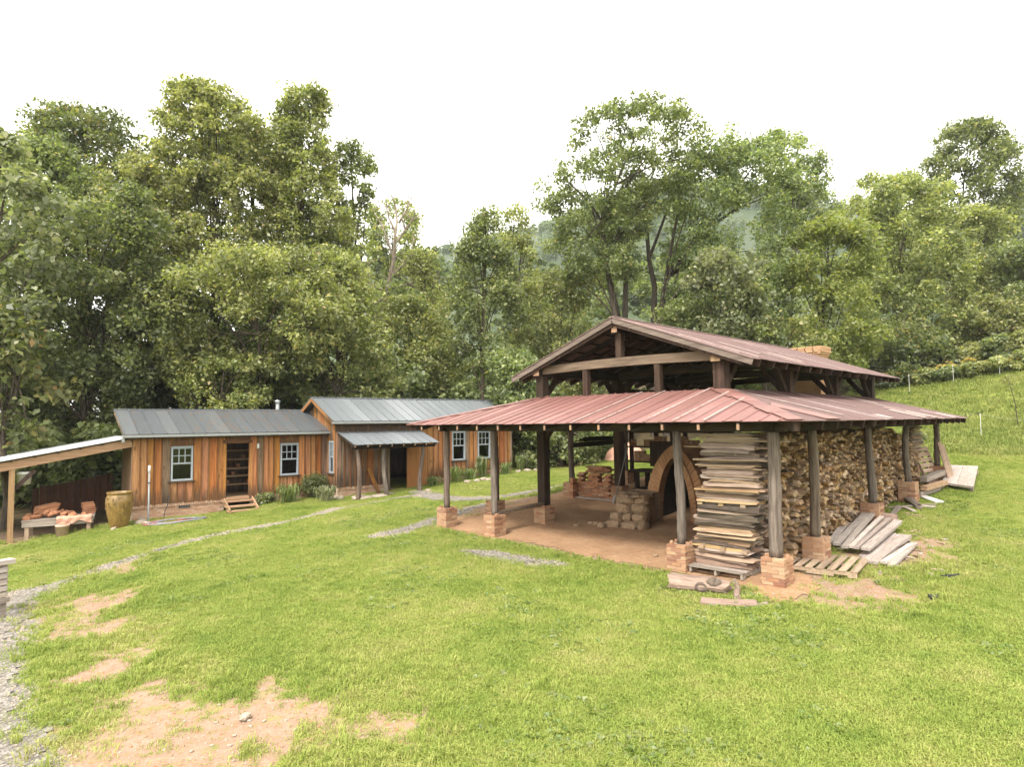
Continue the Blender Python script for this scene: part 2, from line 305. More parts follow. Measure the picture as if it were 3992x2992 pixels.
# ---------------------------------------------------------------- mesh helpers
class MB:
    def __init__(s): s.v = []; s.f = []
    def add(s, vs, fs):
        k = len(s.v); s.v += [tuple(map(float, p)) for p in vs]; s.f += [tuple(i+k for i in f) for f in fs]; return s
    def box(s, lo, hi, jit=0):
        (a, b, c), (d, e, f) = lo, hi
        vs = [(a, b, c), (d, b, c), (d, e, c), (a, e, c), (a, b, f), (d, b, f), (d, e, f), (a, e, f)]
        if jit: vs = [(x+random.uniform(-jit, jit), y+random.uniform(-jit, jit), z+random.uniform(-jit, jit)) for x, y, z in vs]
        return s.add(vs, [(0, 3, 2, 1), (4, 5, 6, 7), (0, 1, 5, 4), (1, 2, 6, 5), (2, 3, 7, 6), (3, 0, 4, 7)])
    def beam(s, p, q, w, h, up=(0, 0, 1), jit=0):
        p = Vector(p); q = Vector(q); d = (q-p).normalized(); u = Vector(up)
        if abs(d.dot(u)) > .98: u = Vector((1, 0, 0))
        sx = d.cross(u).normalized()*w/2; sy = sx.cross(d).normalized()*h/2
        vs = [e+a*sx+b*sy for e in (p, q) for a, b in ((-1, -1), (1, -1), (1, 1), (-1, 1))]
        if jit: vs = [v+Vector([random.uniform(-jit, jit) for _ in 'xyz']) for v in vs]
        return s.add(vs, [(0, 3, 2, 1), (4, 5, 6, 7), (0, 1, 5, 4), (1, 2, 6, 5), (2, 3, 7, 6), (3, 0, 4, 7)])
    def tube(s, pts, rad, n=8, cap=True, jit=0):
        pts = [Vector(p) for p in pts]; m = len(pts); k = len(s.v)
        if not hasattr(rad, '__len__'): rad = [rad]*m
        t0 = (pts[1]-pts[0]).normalized(); a = t0.orthogonal().normalized()
        for i, p in enumerate(pts):
            t = (pts[min(i+1, m-1)]-pts[max(i-1, 0)]).normalized()
            a = (a-t*a.dot(t)).normalized(); b = t.cross(a)
            for j in range(n):
                g = 2*math.pi*j/n; r = rad[i]*(1+random.uniform(-jit, jit))
                s.v.append(tuple(p+a*math.cos(g)*r+b*math.sin(g)*r))
        for i in range(m-1):
            for j in range(n):
                s.f.append((k+i*n+j, k+i*n+(j+1) % n, k+(i+1)*n+(j+1) % n, k+(i+1)*n+j))
        if cap: s.f.append(tuple(k+j for j in reversed(range(n)))); s.f.append(tuple(k+(m-1)*n+j for j in range(n)))
        return s
    def lathe(s, prof, n=24):
        k = len(s.v)
        for r, z in prof:
            for j in range(n): s.v.append((r*math.cos(2*math.pi*j/n), r*math.sin(2*math.pi*j/n), z))
        for i in range(len(prof)-1):
            for j in range(n): s.f.append((k+i*n+j, k+i*n+(j+1) % n, k+(i+1)*n+(j+1) % n, k+(i+1)*n+j))
        return s
    def mesh(s, name, mat=None, smooth=False):
        me = bpy.data.meshes.new(name); me.from_pydata(s.v, [], s.f)
        if mat: me.materials.append(MAT[mat])
        if smooth: me.polygons.foreach_set('use_smooth', [True]*len(me.polygons))
        me.update(); return me
def O(name, me, parent=None, loc=(0, 0, 0), rot=(0, 0, 0), scale=None, **props):
    o = bpy.data.objects.new(name, me); COL.objects.link(o)
    if parent is not None: o.parent = parent
    o.location = [float(x) for x in loc]; o.rotation_euler = rot
    if scale is not None: o.scale = scale
    for k, v in props.items(): o[k] = v
    return o
def thing(name, label, cat, loc=(0, 0, 0), rz=0, group=None):
    o = O(name, None, None, loc, (0, 0, rz)); o['label'] = label; o['category'] = cat; o['kind'] = 'thing'
    if group: o['group'] = group
    o.empty_display_size = .2; return o
def tag(o, label, cat, group=None):
    o['label'] = label; o['category'] = cat; o['kind'] = 'thing'
    if group: o['group'] = group
    return o
def boxO(name, lo, hi, mat, parent=None, jit=0, **p):
    """a box whose own origin is its lower corner centre, so wood grain runs with it"""
    c = [(lo[0]+hi[0])/2, (lo[1]+hi[1])/2, lo[2]]
    return O(name, MB().box([lo[i]-c[i] for i in range(3)], [hi[i]-c[i] for i in range(3)], jit).mesh(name, mat), parent, c, **p)
def beamO(name, p, q, w, h, mat, parent=None, up=(0, 0, 1), jit=0, **pr):
    p = Vector(p); return O(name, MB().beam((0, 0, 0), Vector(q)-p, w, h, up, jit).mesh(name, mat), parent, p, **pr)
def np_mesh(name, V, F, mat, tint=None, smooth=False):
    me = bpy.data.meshes.new(name); n = len(F); k = F.shape[1]
    me.vertices.add(len(V)); me.vertices.foreach_set('co', np.ascontiguousarray(V, np.float32).ravel())
    me.loops.add(n*k); me.loops.foreach_set('vertex_index', np.ascontiguousarray(F, np.int32).ravel())
    me.polygons.add(n); me.polygons.foreach_set('loop_start', np.arange(0, n*k, k, dtype=np.int32))
    me.polygons.foreach_set('loop_total', np.full(n, k, np.int32))
    if smooth: me.polygons.foreach_set('use_smooth', np.ones(n, bool))
    if mat: me.materials.append(MAT[mat])
    if tint is not None: me.attributes.new('tint', 'FLOAT', 'FACE').data.foreach_set('value', np.ascontiguousarray(tint, np.float32))
    me.update(); return me
# ---------------------------------------------------------------- ground, paths, dirt
def polyD(pts): return [tuple(G(x*D2S, y*D2S)[:2]) for x, y in pts]
def sdist(px, py, poly):
    """signed distance to a polygon, positive inside"""
    P = np.array(poly); d = np.full(px.shape, 1e9); ins = np.zeros(px.shape, bool)
    for i in range(len(P)):
        a, b = P[i], P[(i+1) % len(P)]; ab = b-a
        t_ = np.clip(((px-a[0])*ab[0]+(py-a[1])*ab[1])/(ab@ab+1e-12), 0, 1)
        d = np.minimum(d, np.hypot(px-a[0]-t_*ab[0], py-a[1]-t_*ab[1]))
        c = ((a[1] > py) != (b[1] > py)) & (px < ab[0]*(py-a[1])/(ab[1]+1e-12)+a[0]); ins ^= c
    return np.where(ins, d, -d)
def axis(lo, hi, step, far):
    core = np.arange(lo, hi+1e-6, step); out = []; s = step; x = hi
    while x < far: s *= 1.35; x += s; out.append(x)
    neg = []; s = step; x = lo
    while x > -far: s *= 1.35; x -= s; neg.append(x)
    return np.r_[neg[::-1], core, out]
DIRT = polyD([(942, 1138), (990, 1098), (1060, 1085), (1180, 1068), (1240, 1045), (1300, 1030), (1400, 1040), (1500, 1100), (1470, 1160), (1640, 1185), (1740, 1215), (1800, 1275), (1745, 1312), (1640, 1305), (1560, 1255), (1430, 1240), (1250, 1205), (1100, 1172), (1000, 1150)])
DIRT = [p for p in DIRT if True]
SHEDF = [(-.5, -.35), (-.35, 9.6), (6.2, 9.9), (12.0, 9.6), (12.0, 1.5), (12, .6), (.3, .2)]
BARE = [polyD([(225, 1600), (260, 1520), (350, 1470), (450, 1490), (480, 1500), (560, 1510), (620, 1478), (690, 1490), (720, 1530), (620, 1560), (600, 1600), (640, 1640), (570, 1700), (180, 1700)]),
        polyD([(640, 1510), (680, 1490), (720, 1520), (690, 1560), (640, 1560)]), polyD([(740, 1510), (790, 1505), (800, 1540), (750, 1545)]),
        polyD([(150, 1355), (210, 1330), (255, 1335), (240, 1360), (180, 1375)]), polyD([(190, 1430), (250, 1395), (270, 1400), (240, 1450), (200, 1460)]),
        polyD([(120, 1310), (180, 1290), (260, 1285), (240, 1310), (150, 1320)]), polyD([(1790, 1260), (1880, 1250), (1960, 1280), (1900, 1300), (1800, 1300)]),
        polyD([(1880, 1165), (1990, 1170), (2010, 1210), (1940, 1220), (1880, 1200)]), polyD([(230, 1228), (290, 1215), (310, 1225), (260, 1240)]),
        polyD([(10, 1195), (60, 1160), (240, 1130), (290, 1095), (240, 1090), (20, 1120)]), polyD([(795, 1555), (830, 1550), (840, 1575), (800, 1580)])]
def bare(x, y):
    n = fbm(x*1.1, y*1.1, 3)*.45
    m = np.zeros(x.shape)
    for P in BARE: m = np.maximum(m, np.clip(.5+(sdist(x, y, P)+.40+n*1.6)*.75, 0, 1))
    m = np.maximum(m, np.clip(.5+(np.maximum(sdist(x, y, DIRT), sdist(x, y, SHEDF))+n*.45)*1.6, 0, 1))
    spots = np.clip((fbm(x*.35, y*.35, 11)-.30)*2.2, 0, .55)*np.clip((fbm(x*1.7, y*1.7, 17)+.1)*2, 0, 1)
    m = np.clip(m+(fbm(x*3.3, y*3.3, 19)*.55+fbm(x*8, y*8, 29)*.35)*np.clip(m*2.5, 0, 1)*np.clip((1.15-m)*4, 0.35, 1), 0, 1)
    return np.maximum(m, spots*np.clip((22-np.hypot(x+11, y+5))/12, 0, 1))
def stripD(pts):
    """centre line with half widths (m) given in photo pixels, turned into ground points"""
    return [(*G(x*D2S, y*D2S)[:2], hw) for x, y, hw in pts]
PATHS = [stripD([(-55, 1700, .7), (-42, 1560, .5), (-25, 1460, .45), (-5, 1400, .42), (5, 1340, .45), (28, 1300, .5), (70, 1280, .5), (120, 1265, .25), (175, 1245, .17), (250, 1218, .2), (330, 1192, .22), (400, 1172, .22), (470, 1156, .24), (550, 1141, .22), (625, 1126, .16), (700, 1108, .2), (780, 1092, .18), (850, 1078, .22), (905, 1070, .3)]),
         stripD([(905, 1064, .45), (945, 1076, .55), (1000, 1080, .5), (1060, 1078, .42), (1130, 1066, .35), (1180, 1056, .3), (1240, 1045, .25)]),
         stripD([(815, 1158, .25), (860, 1148, .45), (910, 1136, .4), (945, 1122, .35), (1010, 1100, .3), (1070, 1088, .25)]),
         stripD([(1005, 1192, .2), (1050, 1198, .38), (1100, 1206, .42), (1150, 1216, .3), (1200, 1222, .18)])]
def pathd(x, y, S):
    d = np.full(x.shape, 9.)
    for a, b in zip(S, S[1:]):
        ab = np.array(b[:2])-np.array(a[:2]); t_ = np.clip(((x-a[0])*ab[0]+(y-a[1])*ab[1])/(ab@ab+1e-9), 0, 1)
        d = np.minimum(d, np.hypot(x-a[0]-t_*ab[0], y-a[1]-t_*ab[1])-(a[2]+(b[2]-a[2])*t_))
    return d
def gravelm(x, y):
    n = fbm(x*1.6, y*1.6, 23)*.35; m = np.zeros(x.shape)
    for S in PATHS: m = np.maximum(m, np.clip(.5-(pathd(x, y, S)+n)*1.8, 0, 1))
    return m
gx = axis(-14, 16, .16, 900); gy = axis(-8, 22, .16, 900); GX, GY = np.meshgrid(gx, gy, indexing='ij')
def relief(x, y): return .035*fbm(x*.7, y*.7, 31)+.012*fbm(x*3, y*3, 37)
_near = np.clip((60-np.hypot(GX, GY))/30, 0, 1)
GZ = H(GX, GY)+relief(GX, GY)*_near
nx, ny = GX.shape; idx = np.arange(nx*ny).reshape(nx, ny)
F = np.stack([idx[:-1, :-1], idx[1:, :-1], idx[1:, 1:], idx[:-1, 1:]], -1).reshape(-1, 4)
gm = np_mesh('ground', np.stack([GX, GY, GZ], -1).reshape(-1, 3), F, 'ground', smooth=True)
BM = np.where(_near > 0, bare(GX, GY), 0); QM = np.where(_near > 0, gravelm(GX, GY), 0)
gm.attributes.new('bare', 'FLOAT', 'POINT').data.foreach_set('value', BM.astype(np.float32).ravel())
gm.attributes.new('gravel', 'FLOAT', 'POINT').data.foreach_set('value', QM.astype(np.float32).ravel())
WOODP = [tuple(atD(x, 905, d)[:2]) for x, d in ((-400, 21.5), (0, 21.6), (255, 22.6), (262, 24), (300, 25.5), (680, 30), (1090, 32.5), (1230, 30.5), (1330, 33), (1420, 34), (1700, 35), (1850, 38), (2100, 40), (2400, 40), (2600, 90), (-900, 90))]
LIT = np.clip(sdist(GX, GY, WOODP)*1.2+.5+fbm(GX*.8, GY*.8, 71)*.6, 0, 1)
gm.attributes.new('litter', 'FLOAT', 'POINT').data.foreach_set('value', LIT.astype(np.float32).ravel())
O('ground', gm, kind='structure')
def Hz(x, y): return Hf(x, y)+float(relief(np.array([x]), np.array([y]))[0])
def sheet(name, inside, lo, hi, step, off, mat):
    xs = np.arange(lo[0], hi[0], step); ys = np.arange(lo[1], hi[1], step); X, Y = np.meshgrid(xs, ys, indexing='ij')
    m = inside(X, Y) > 0
    Z = H(X, Y)+relief(X, Y)+off
    i = np.arange(X.size).reshape(X.shape); ok = m[:-1, :-1] & m[1:, 1:] & m[1:, :-1] & m[:-1, 1:]
    Fq = np.stack([i[:-1, :-1], i[1:, :-1], i[1:, 1:], i[:-1, 1:]], -1)[ok]
    u, inv = np.unique(Fq, return_inverse=True)
    V = np.stack([X, Y, Z], -1).reshape(-1, 3)[u]
    return O(name, np_mesh(name, V, inv.reshape(-1, 4), mat, smooth=True), kind='structure')
sheet('dirt_floor', lambda x, y: np.maximum(sdist(x, y, SHEDF), sdist(x, y, DIRT))-.12+fbm(x*1.2, y*1.2, 5)*.28+fbm(x*5, y*5, 6)*.1, (-2.6, -1.2), (12.4, 10.2), .09, .012, 'dirt')
for S in PATHS:
    a = np.array(S); lo = a[:, :2].min(0)-1.2; hi = a[:, :2].max(0)+1.2
    sheet('gravel_path', lambda x, y: -pathd(x, y, S)-.09+fbm(x*1.6, y*1.6, 23)*.3+fbm(x*5, y*5, 24)*.22, lo, hi, .075, .016, 'gravel')

# ---------------------------------------------------------------- kiln shed (open timber pavilion, two-tier tin roof)
S1, SF, WW, S2 = 1.925, 1.911, 5.446, 1.956
Y1, Y2, Y3 = S1, S1+WW, S1+WW+S2
XF, XB, XE = SF, 12.31, 12.3
ZJ, ZE, OV, ZP = 3.65, 2.92, .815, 4.38
shed = thing('kiln_shed', 'open log and timber shed with two-tier rusty red tin roof sheltering kiln and firewood', 'shed')
def log_mesh(h, r0, r1, bend, seed, n=12):
    rr = random.Random(seed); pts = []; ra = []
    for i in range(17):
        f = i/16
        pts.append((bend*math.sin(f*3.1+seed)*.5+rr.uniform(-.006, .006), bend*math.cos(f*4.3+seed)*.5+rr.uniform(-.006, .006), f*h))
        ra.append((r0+(r1-r0)*f)*(1+rr.uniform(-.05, .05)))
    return MB().tube(pts, ra, n, jit=.035).mesh('log_post', 'grey_log', True)
brick_me = []
for i in range(3): brick_me.append(MB().box((-.1, -.0475, -.0285), (.1, .0475, .0285), .004).mesh('brick', 'pier_brick'))
def pier(parent, x, y, z0, z1, singles=True, rz=0):
    p = O('brick_pier', MB().box((-.195, -.195, 0), (.195, .195, z1-z0-.012)).mesh('mortar_core', 'mortar'), parent, (x, y, z0), (0, 0, rz))
    n = int(round((z1-z0)/.068)); h = (z1-z0)/n; jm = MB()
    for c in range(n):
        for k in range(6):
            if k < 4: bx, by, rot = (-.105 if k % 2 else .105), (-.16 if k < 2 else .16), 0
            else: bx, by, rot = (-.16 if k == 4 else .16), 0, math.pi/2
            if c % 2: bx, by, rot = by, bx, rot+math.pi/2
            bx += random.uniform(-.005, .005); by += random.uniform(-.005, .005)
            if singles: O('brick', random.choice(brick_me), p, (bx, by, (c+.5)*h), (0, 0, rot+random.uniform(-.02, .02)))
            else:
                me = random.choice(brick_me); R = Matrix.Rotation(rot, 4, 'Z')
                jm.add([tuple(R@v.co+Vector((bx, by, (c+.5)*h))) for v in me.vertices], [tuple(f.vertices) for f in me.polygons])
    if not singles: O('bricks', jm.mesh('bricks', 'pier_brick'), p, kind='stuff')
    return p
POSTS = [(0, 0, .5, 0.122, .105, 1), (0, S1, .50, .097, .085, 1), (0, Y2, .565, .09, .078, 1), (0, Y3, .59, .088, .078, 1),
         (1.87, 0, .62, .10, .09, 1), (5.46, 0, .94, .092, .08, 1), (8.64, 0, 1.21, .088, .08, 0), (12.05, 0, 1.45, .085, .08, 0),
         (1.87, Y3, .62, .11, .10, 0), (5.46, Y3, .9, .1, .1, 0), (8.64, Y3, 1.1, .1, .1, 0), (12.0, Y3, 1.2, .1, .1, 0)]
BENDS = [.02, .045, .025, .02, .02, .035, .05, .03, .03, .02, .02, .02]
for i, (x, y, z, r0, r1, s_) in enumerate(POSTS):
    O('log_post', log_mesh(2.74-z, r0, r1, BENDS[i], i*1.7), shed, (x, y, z-.005))
    zg = min(Hz(x+dx, y+dy) for dx in (-.25, .25) for dy in (-.25, .25))-.03
    pier(shed, x, y, zg, z, bool(s_))
    if i in (0, 1, 2, 3):
        for k in range(5): O('brick_bat', random.choice(brick_me), shed, (x+random.uniform(-.12, .12), y+random.choice((-.15, .15)), z+.022), (random.uniform(-.2, .2), random.uniform(-.2, .2), random.random()*3), (.4, .5, .7))
# lower plates on the posts
for p, q, m in (((-.2, 0, 2.83), (12.15, 0, 2.83), 'dark_timber_x'), ((-.2, Y3, 2.83), (12.15, Y3, 2.83), 'dark_timber_x'), ((0, -.25, 2.835), (0, Y3+.25, 2.835), 'dark_timber_y')):
    beamO('plate_beam', p, q, .16, .20, m, shed)
slope = (ZJ-ZE)/(XF+OV)
def zroof(d): return ZE+d*slope          # d = distance in from the eave edge
for i in range(15):                        # front rafters
    y = -.5+i*.765
    y = min(y, Y3+.5); d1 = XF+OV
    if y < Y1: d1 = y+OV+.0
    if y > Y2: d1 = (Y3+OV-y)
    if d1 < .5: continue
    beamO('rafter', (-OV+.03, y, ZE-.085), (-OV+d1, y, zroof(d1)-.085), .055, .13, 'dark_timber_x', shed)
    boxO('rafter_tail', (-OV+.018, y-.026, ZE-.145), (-OV+.028, y+.026, ZE-.03), 'end_grain', shed)
for side, ye, yt, sg in ((0, -OV, Y1, 1), (1, Y3+OV, Y2, -1)):
    for i in range(18):
        x = -.45+i*.735; d1 = abs(yt-ye)
        if x < XF: d1 = (x+OV)
        if d1 < .5: continue
        beamO('rafter', (x, ye+sg*.03, ZE-.085), (x, ye+sg*d1, zroof(d1)-.085), .055, .13, 'dark_timber', shed)
    c = (-OV+.08, ye+sg*.08, ZE-.09)
    beamO('hip_rafter', c, (XF, yt, ZJ-.09), .10, .16, 'dark_timber', shed)
# upper timber frame
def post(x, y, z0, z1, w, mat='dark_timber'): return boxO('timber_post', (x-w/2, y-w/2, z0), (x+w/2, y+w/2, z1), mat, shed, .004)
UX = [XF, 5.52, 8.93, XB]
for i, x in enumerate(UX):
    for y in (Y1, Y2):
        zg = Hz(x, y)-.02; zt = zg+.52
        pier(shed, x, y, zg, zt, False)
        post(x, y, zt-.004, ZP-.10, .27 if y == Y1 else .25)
wood('fascia_grey', [(.3, (.07, .052, .042)), (.5, (.145, .112, .092)), (.7, (.22, .18, .15))], 'y', .2, bump=.4)
for y in (Y1, Y2):
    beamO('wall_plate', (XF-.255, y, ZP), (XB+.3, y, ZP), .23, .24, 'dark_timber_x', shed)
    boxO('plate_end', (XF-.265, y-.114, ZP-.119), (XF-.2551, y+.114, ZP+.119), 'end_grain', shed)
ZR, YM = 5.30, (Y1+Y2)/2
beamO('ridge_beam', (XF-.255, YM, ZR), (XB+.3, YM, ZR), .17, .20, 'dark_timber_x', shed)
boxO('plate_end', (XF-.265, YM-.084, ZR-.099), (XF-.2551, YM+.084, ZR+.099), 'end_grain', shed)
for k, x in enumerate((XF-.02, 5.52, 8.93, XB)):
    # tie beam, crowned as the sawn log was
    mb = MB(); n = 12; y0, y1 = Y1+.1, Y2-.1
    for i in range(n):
        a, b = y0+(y1-y0)*i/n, y0+(y1-y0)*(i+1)/n
        f = lambda y: .05*math.sin((y-y0)/(y1-y0)*math.pi)
        mb.add([(-.09, a-YM, -.11+f(a)), (.09, a-YM, -.11+f(a)), (.09, a-YM, .11+f(a)), (-.09, a-YM, .11+f(a)), (-.09, b-YM, -.11+f(b)), (.09, b-YM, -.11+f(b)), (.09, b-YM, .11+f(b)), (-.09, b-YM, .11+f(b))],
               ([(0, 3, 2, 1)] if i == 0 else []) + ([(4, 5, 6, 7)] if i == n-1 else []) + [(0, 1, 5, 4), (1, 2, 6, 5), (2, 3, 7, 6), (3, 0, 4, 7)])
    O('tie_beam', mb.mesh('tie_beam', 'weathered_y' if k == 0 else 'dark_timber_y'), shed, (x, YM, ZP+.03))
    boxO('king_post', (x-.085, YM-.085, ZP+.19), (x+.085, YM+.085, ZR-.10), 'dark_timber', shed)
for y in (3.536, 5.75): boxO('stud', (XF-.10, y-.075, ZJ-.1), (XF+.06, y+.075, ZP-.05), 'dark_timber', shed)
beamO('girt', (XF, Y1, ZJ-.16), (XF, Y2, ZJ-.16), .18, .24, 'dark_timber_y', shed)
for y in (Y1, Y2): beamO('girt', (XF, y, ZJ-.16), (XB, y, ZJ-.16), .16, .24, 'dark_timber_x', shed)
def brace(p, q): beamO('brace', p, q, .11, .14, 'dark_timber', shed)
for i, x in enumerate(UX):
    for y, s_ in ((Y1, 1), (Y2, -1)):
        if i < 3: brace((x+.08, y, ZP-.75), (x+.72, y, ZP-.08))
        if i > 0: brace((x-.08, y, ZP-.75), (x-.72, y, ZP-.08))
        if i > 0: brace((x, y+s_*.08, ZP-.72), (x, y+s_*.66, ZP-.06))
brace((XF, Y2-.1, ZJ-1.15), (XF, Y2-.85, ZJ-.28)); brace((XF+.1, Y2, ZJ-1.15), (XF+.85, Y2, ZJ-.28))
brace((XF, Y1+.1, ZJ-1.25), (XF, Y1+.95, ZJ-.28)); brace((XF+.1, Y1, ZJ-1.2), (XF+.9, Y1, ZJ-.28))
# side rails seen through the gap
for y in (Y2,): beamO('side_rail', (5.5, y, 3.95), (XB, y, 3.95), .10, .12, 'dark_timber_x', shed)
# roof sheets
def sheet_panel(name, A, B, C, D, mat, rib=.022, ribs=1, th=.008, ribw=.035):
    """A,B on the eave, C,D on top (A-D and B-C run up the slope); ribs stand on the A-D edge and between"""
    A, B, C, D = [Vector(p) for p in (A, B, C, D)]; o = A.copy(); n = (B-A).cross(D-A if (D-A).length > .01 else C-A).normalized()
    if n.z < 0: n = -n
    mb = MB(); q = [p-o for p in (A, B, C, D)]
    mb.add([*q, *[p+n*th for p in q]], [(0, 3, 2, 1), (4, 5, 6, 7), (0, 1, 5, 4), (1, 2, 6, 5), (2, 3, 7, 6), (3, 0, 4, 7)])
    for k in range(ribs):
        f = k/ribs; e0 = q[0].lerp(q[1], f); e1 = q[3].lerp(q[2], f); s_ = (q[1]-q[0]).normalized()*ribw/2
        if (e1-e0).length < .05: continue
        b = n*(th*.5); t_ = n*(th+rib)
        mb.add([e0-s_+b, e0+s_+b, e0+s_*.5+t_, e0-s_*.5+t_, e1-s_+b, e1+s_+b, e1+s_*.5+t_, e1-s_*.5+t_], [(0, 1, 2, 3), (7, 6, 5, 4), (1, 5, 6, 2), (2, 6, 7, 3), (3, 7, 4, 0)])
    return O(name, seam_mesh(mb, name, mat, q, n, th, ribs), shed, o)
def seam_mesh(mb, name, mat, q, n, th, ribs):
    """dark line along one side of each seam, as a thin strip of its own"""
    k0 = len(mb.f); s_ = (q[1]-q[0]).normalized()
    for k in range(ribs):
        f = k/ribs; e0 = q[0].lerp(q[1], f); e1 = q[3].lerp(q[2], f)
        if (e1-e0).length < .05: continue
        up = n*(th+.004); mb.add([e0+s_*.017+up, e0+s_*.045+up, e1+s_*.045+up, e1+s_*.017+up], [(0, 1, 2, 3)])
    me = mb.mesh(name, mat); me.materials.append(MAT['seam_dark'])
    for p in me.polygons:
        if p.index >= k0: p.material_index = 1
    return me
def xtop(y):
    if y < Y1: return -OV+(y+OV)*(XF+OV)/(Y1+OV)
    if y > Y2: return -OV+(Y3+OV-y)*(XF+OV)/(Y3+OV-Y2)
    return XF
ys = [-OV+i*(Y3+2*OV)/33 for i in range(34)]
ys += [Y1, Y2]; ys = sorted(ys)
ys = [y for i, y in enumerate(ys) if i == 0 or y-ys[i-1] > .12]
jz = lambda x: ZE+(x+OV)*slope
STRIPS = (.9, 1.54, 2.2, 3.35, 4.0)
for a, b in zip(ys, ys[1:]):
    wob = random.uniform(-.008, .008); ex = -OV+random.uniform(-.025, .015)
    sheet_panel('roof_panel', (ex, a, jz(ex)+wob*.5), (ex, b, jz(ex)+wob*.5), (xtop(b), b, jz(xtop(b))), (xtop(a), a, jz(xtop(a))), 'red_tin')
for y in STRIPS:
    x1 = xtop(y)-.05
    beamO('cover_strip', (-OV-.01, y, ZE+.038), (x1, y, jz(x1)+.038), .045, .014, 'pale_strip', shed)
k2 = (ZJ-ZE)/(Y1+OV)
def side_panels(ye, yt, mat, wid, rb, sg):
    def ytop(x): return yt if x > XF else ye+sg*(x+OV)*abs(yt-ye)/(XF+OV)
    xs = list(np.arange(-OV, XE, wid))+[XE]; z = lambda y: ZE+abs(y-ye)*(ZJ-ZE)/abs(yt-ye)
    for a, b in zip(xs, xs[1:]):
        e = ye-sg*random.uniform(-.015, .03)
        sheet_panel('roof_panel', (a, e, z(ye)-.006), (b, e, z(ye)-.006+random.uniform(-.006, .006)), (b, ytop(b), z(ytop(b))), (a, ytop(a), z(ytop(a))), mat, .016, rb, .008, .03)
side_panels(-OV, Y1, 'rusty_tin', .42, 3, 1); side_panels(Y3+OV, Y2, 'rusty_tin', .42, 2, -1)
# patched flashing over the two hips
for c, t_, sg in (((-OV, -OV), (XF, Y1), 1), ((-OV, Y3+OV), (XF, Y2), -1)):
    for i in range(6):
        f0, f1 = i/6, (i+1)/6+.015
        P = lambda f, d: (c[0]+(t_[0]-c[0])*f+d, c[1]+(t_[1]-c[1])*f-sg*d*.0, 0)
        def pt(f, du, dv):
            x = c[0]+(t_[0]-c[0])*f+du; y = c[1]+(t_[1]-c[1])*f+sg*dv
            d_ = min(x+OV, (y+OV) if sg > 0 else (Y3+OV-y)); return (x, y, ZE+max(d_, 0)*slope+.028+.006*(i % 2))
        wd = .28*random.uniform(.7, 1.2)
        mb = MB(); a0, a1, b0, b1, m0, m1 = pt(f0, wd, 0), pt(f1, wd, 0), pt(f0, 0, wd), pt(f1, 0, wd), pt(f0, 0, 0), pt(f1, 0, 0)
        up = lambda p: (p[0], p[1], p[2]+.007)
        mb.add([a0, a1, m1, m0, b1, b0, *map(up, (a0, a1, m1, m0, b1, b0))], [(6, 7, 8, 9), (9, 8, 10, 11), (0, 3, 2, 1), (3, 5, 4, 2), (0, 1, 7, 6), (4, 5, 11, 10), (0, 6, 9, 3), (3, 9, 11, 5), (1, 2, 8, 7), (2, 4, 10, 8)])
        O('hip_flashing', mb.mesh('hip_flashing', 'red_tin'), shed)
# bright replacement panels next to the hip
for x0, x1 in ((.35, 1.05), (1.05, 1.75)):
    yt0, yt1 = [-OV+(x+OV)*(Y1+OV)/(XF+OV)-.1 for x in (x0, x1)]; z = lambda y: ZE+(y+OV)*k2+.032
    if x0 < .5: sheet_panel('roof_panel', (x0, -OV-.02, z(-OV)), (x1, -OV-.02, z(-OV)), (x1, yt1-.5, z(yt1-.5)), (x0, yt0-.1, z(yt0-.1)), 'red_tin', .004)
# upper roof
XR0, XR1, ZT, ZB, OE = XF-.355, 12.53, 5.57, 4.25, .883
for sg, ye in ((1, Y1-OE), (-1, Y2+OE)):
    xs = list(np.arange(XR0, XR1, .42))+[XR1]
    for a, b in zip(xs, xs[1:]):
        e = ye-sg*random.uniform(-.02, .03); dz = random.uniform(-.006, .006)
        zz = ZB-abs(e-ye)*.36*np.sign((ye-e)*sg)
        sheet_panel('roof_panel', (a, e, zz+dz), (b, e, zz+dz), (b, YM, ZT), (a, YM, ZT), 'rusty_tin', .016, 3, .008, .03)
    for i in range(15):
        x = XR0+.45+i*.72
        if x < XR1: beamO('rafter', (x, ye+sg*.03, ZB-.085), (x, YM, ZT-.085), .055, .14, 'dark_timber', shed)
    for x, mt in ((XR0+.02, 'fascia_grey'), (XR1-.03, 'dark_timber_y')):
        beamO('rake_board', (x, ye, ZB-.075), (x, YM, ZT-.07), .03, .125, mt, shed)
        beamO('rake_rafter', (x+(.06 if x < 5 else -.06), ye+sg*.25, ZB-.1-.04+.09), (x+(.06 if x < 5 else -.06), YM, ZT-.15), .06, .13, 'dark_timber', shed)
    for k in range(7):                                    # roof battens under the tin
        f = (k+.5)/7; y = ye+(YM-ye)*f; beamO('roof_batten', (XR0+.05, y, ZB+(ZT-ZB)*f-.017), (XR1-.05, y, ZB+(ZT-ZB)*f-.017), .08, .022, 'dark_timber_x', shed)
beamO('ridge_cap', (XR0-.01, YM, ZT+.022), (XR1+.01, YM, ZT+.022), .16, .012, 'pale_strip', shed)
for x, f0, f1, wd in ((2.3, .05, .6, .09), (1.75, .1, .95, .07), (3.6, .2, .5, .12), (4.4, .0, .3, .2), (5.3, .1, .35, .2), (6.6, .3, .8, .1)):
    y0, y1 = [Y1-OE+(YM-Y1+OE)*f for f in (f0, f1)]; z0, z1 = [ZB+(ZT-ZB)*f+.034 for f in (f0, f1)]
    beamO('cover_strip', (x, y0, z0), (x, y1, z1), wd, .008, 'pale_strip', shed)
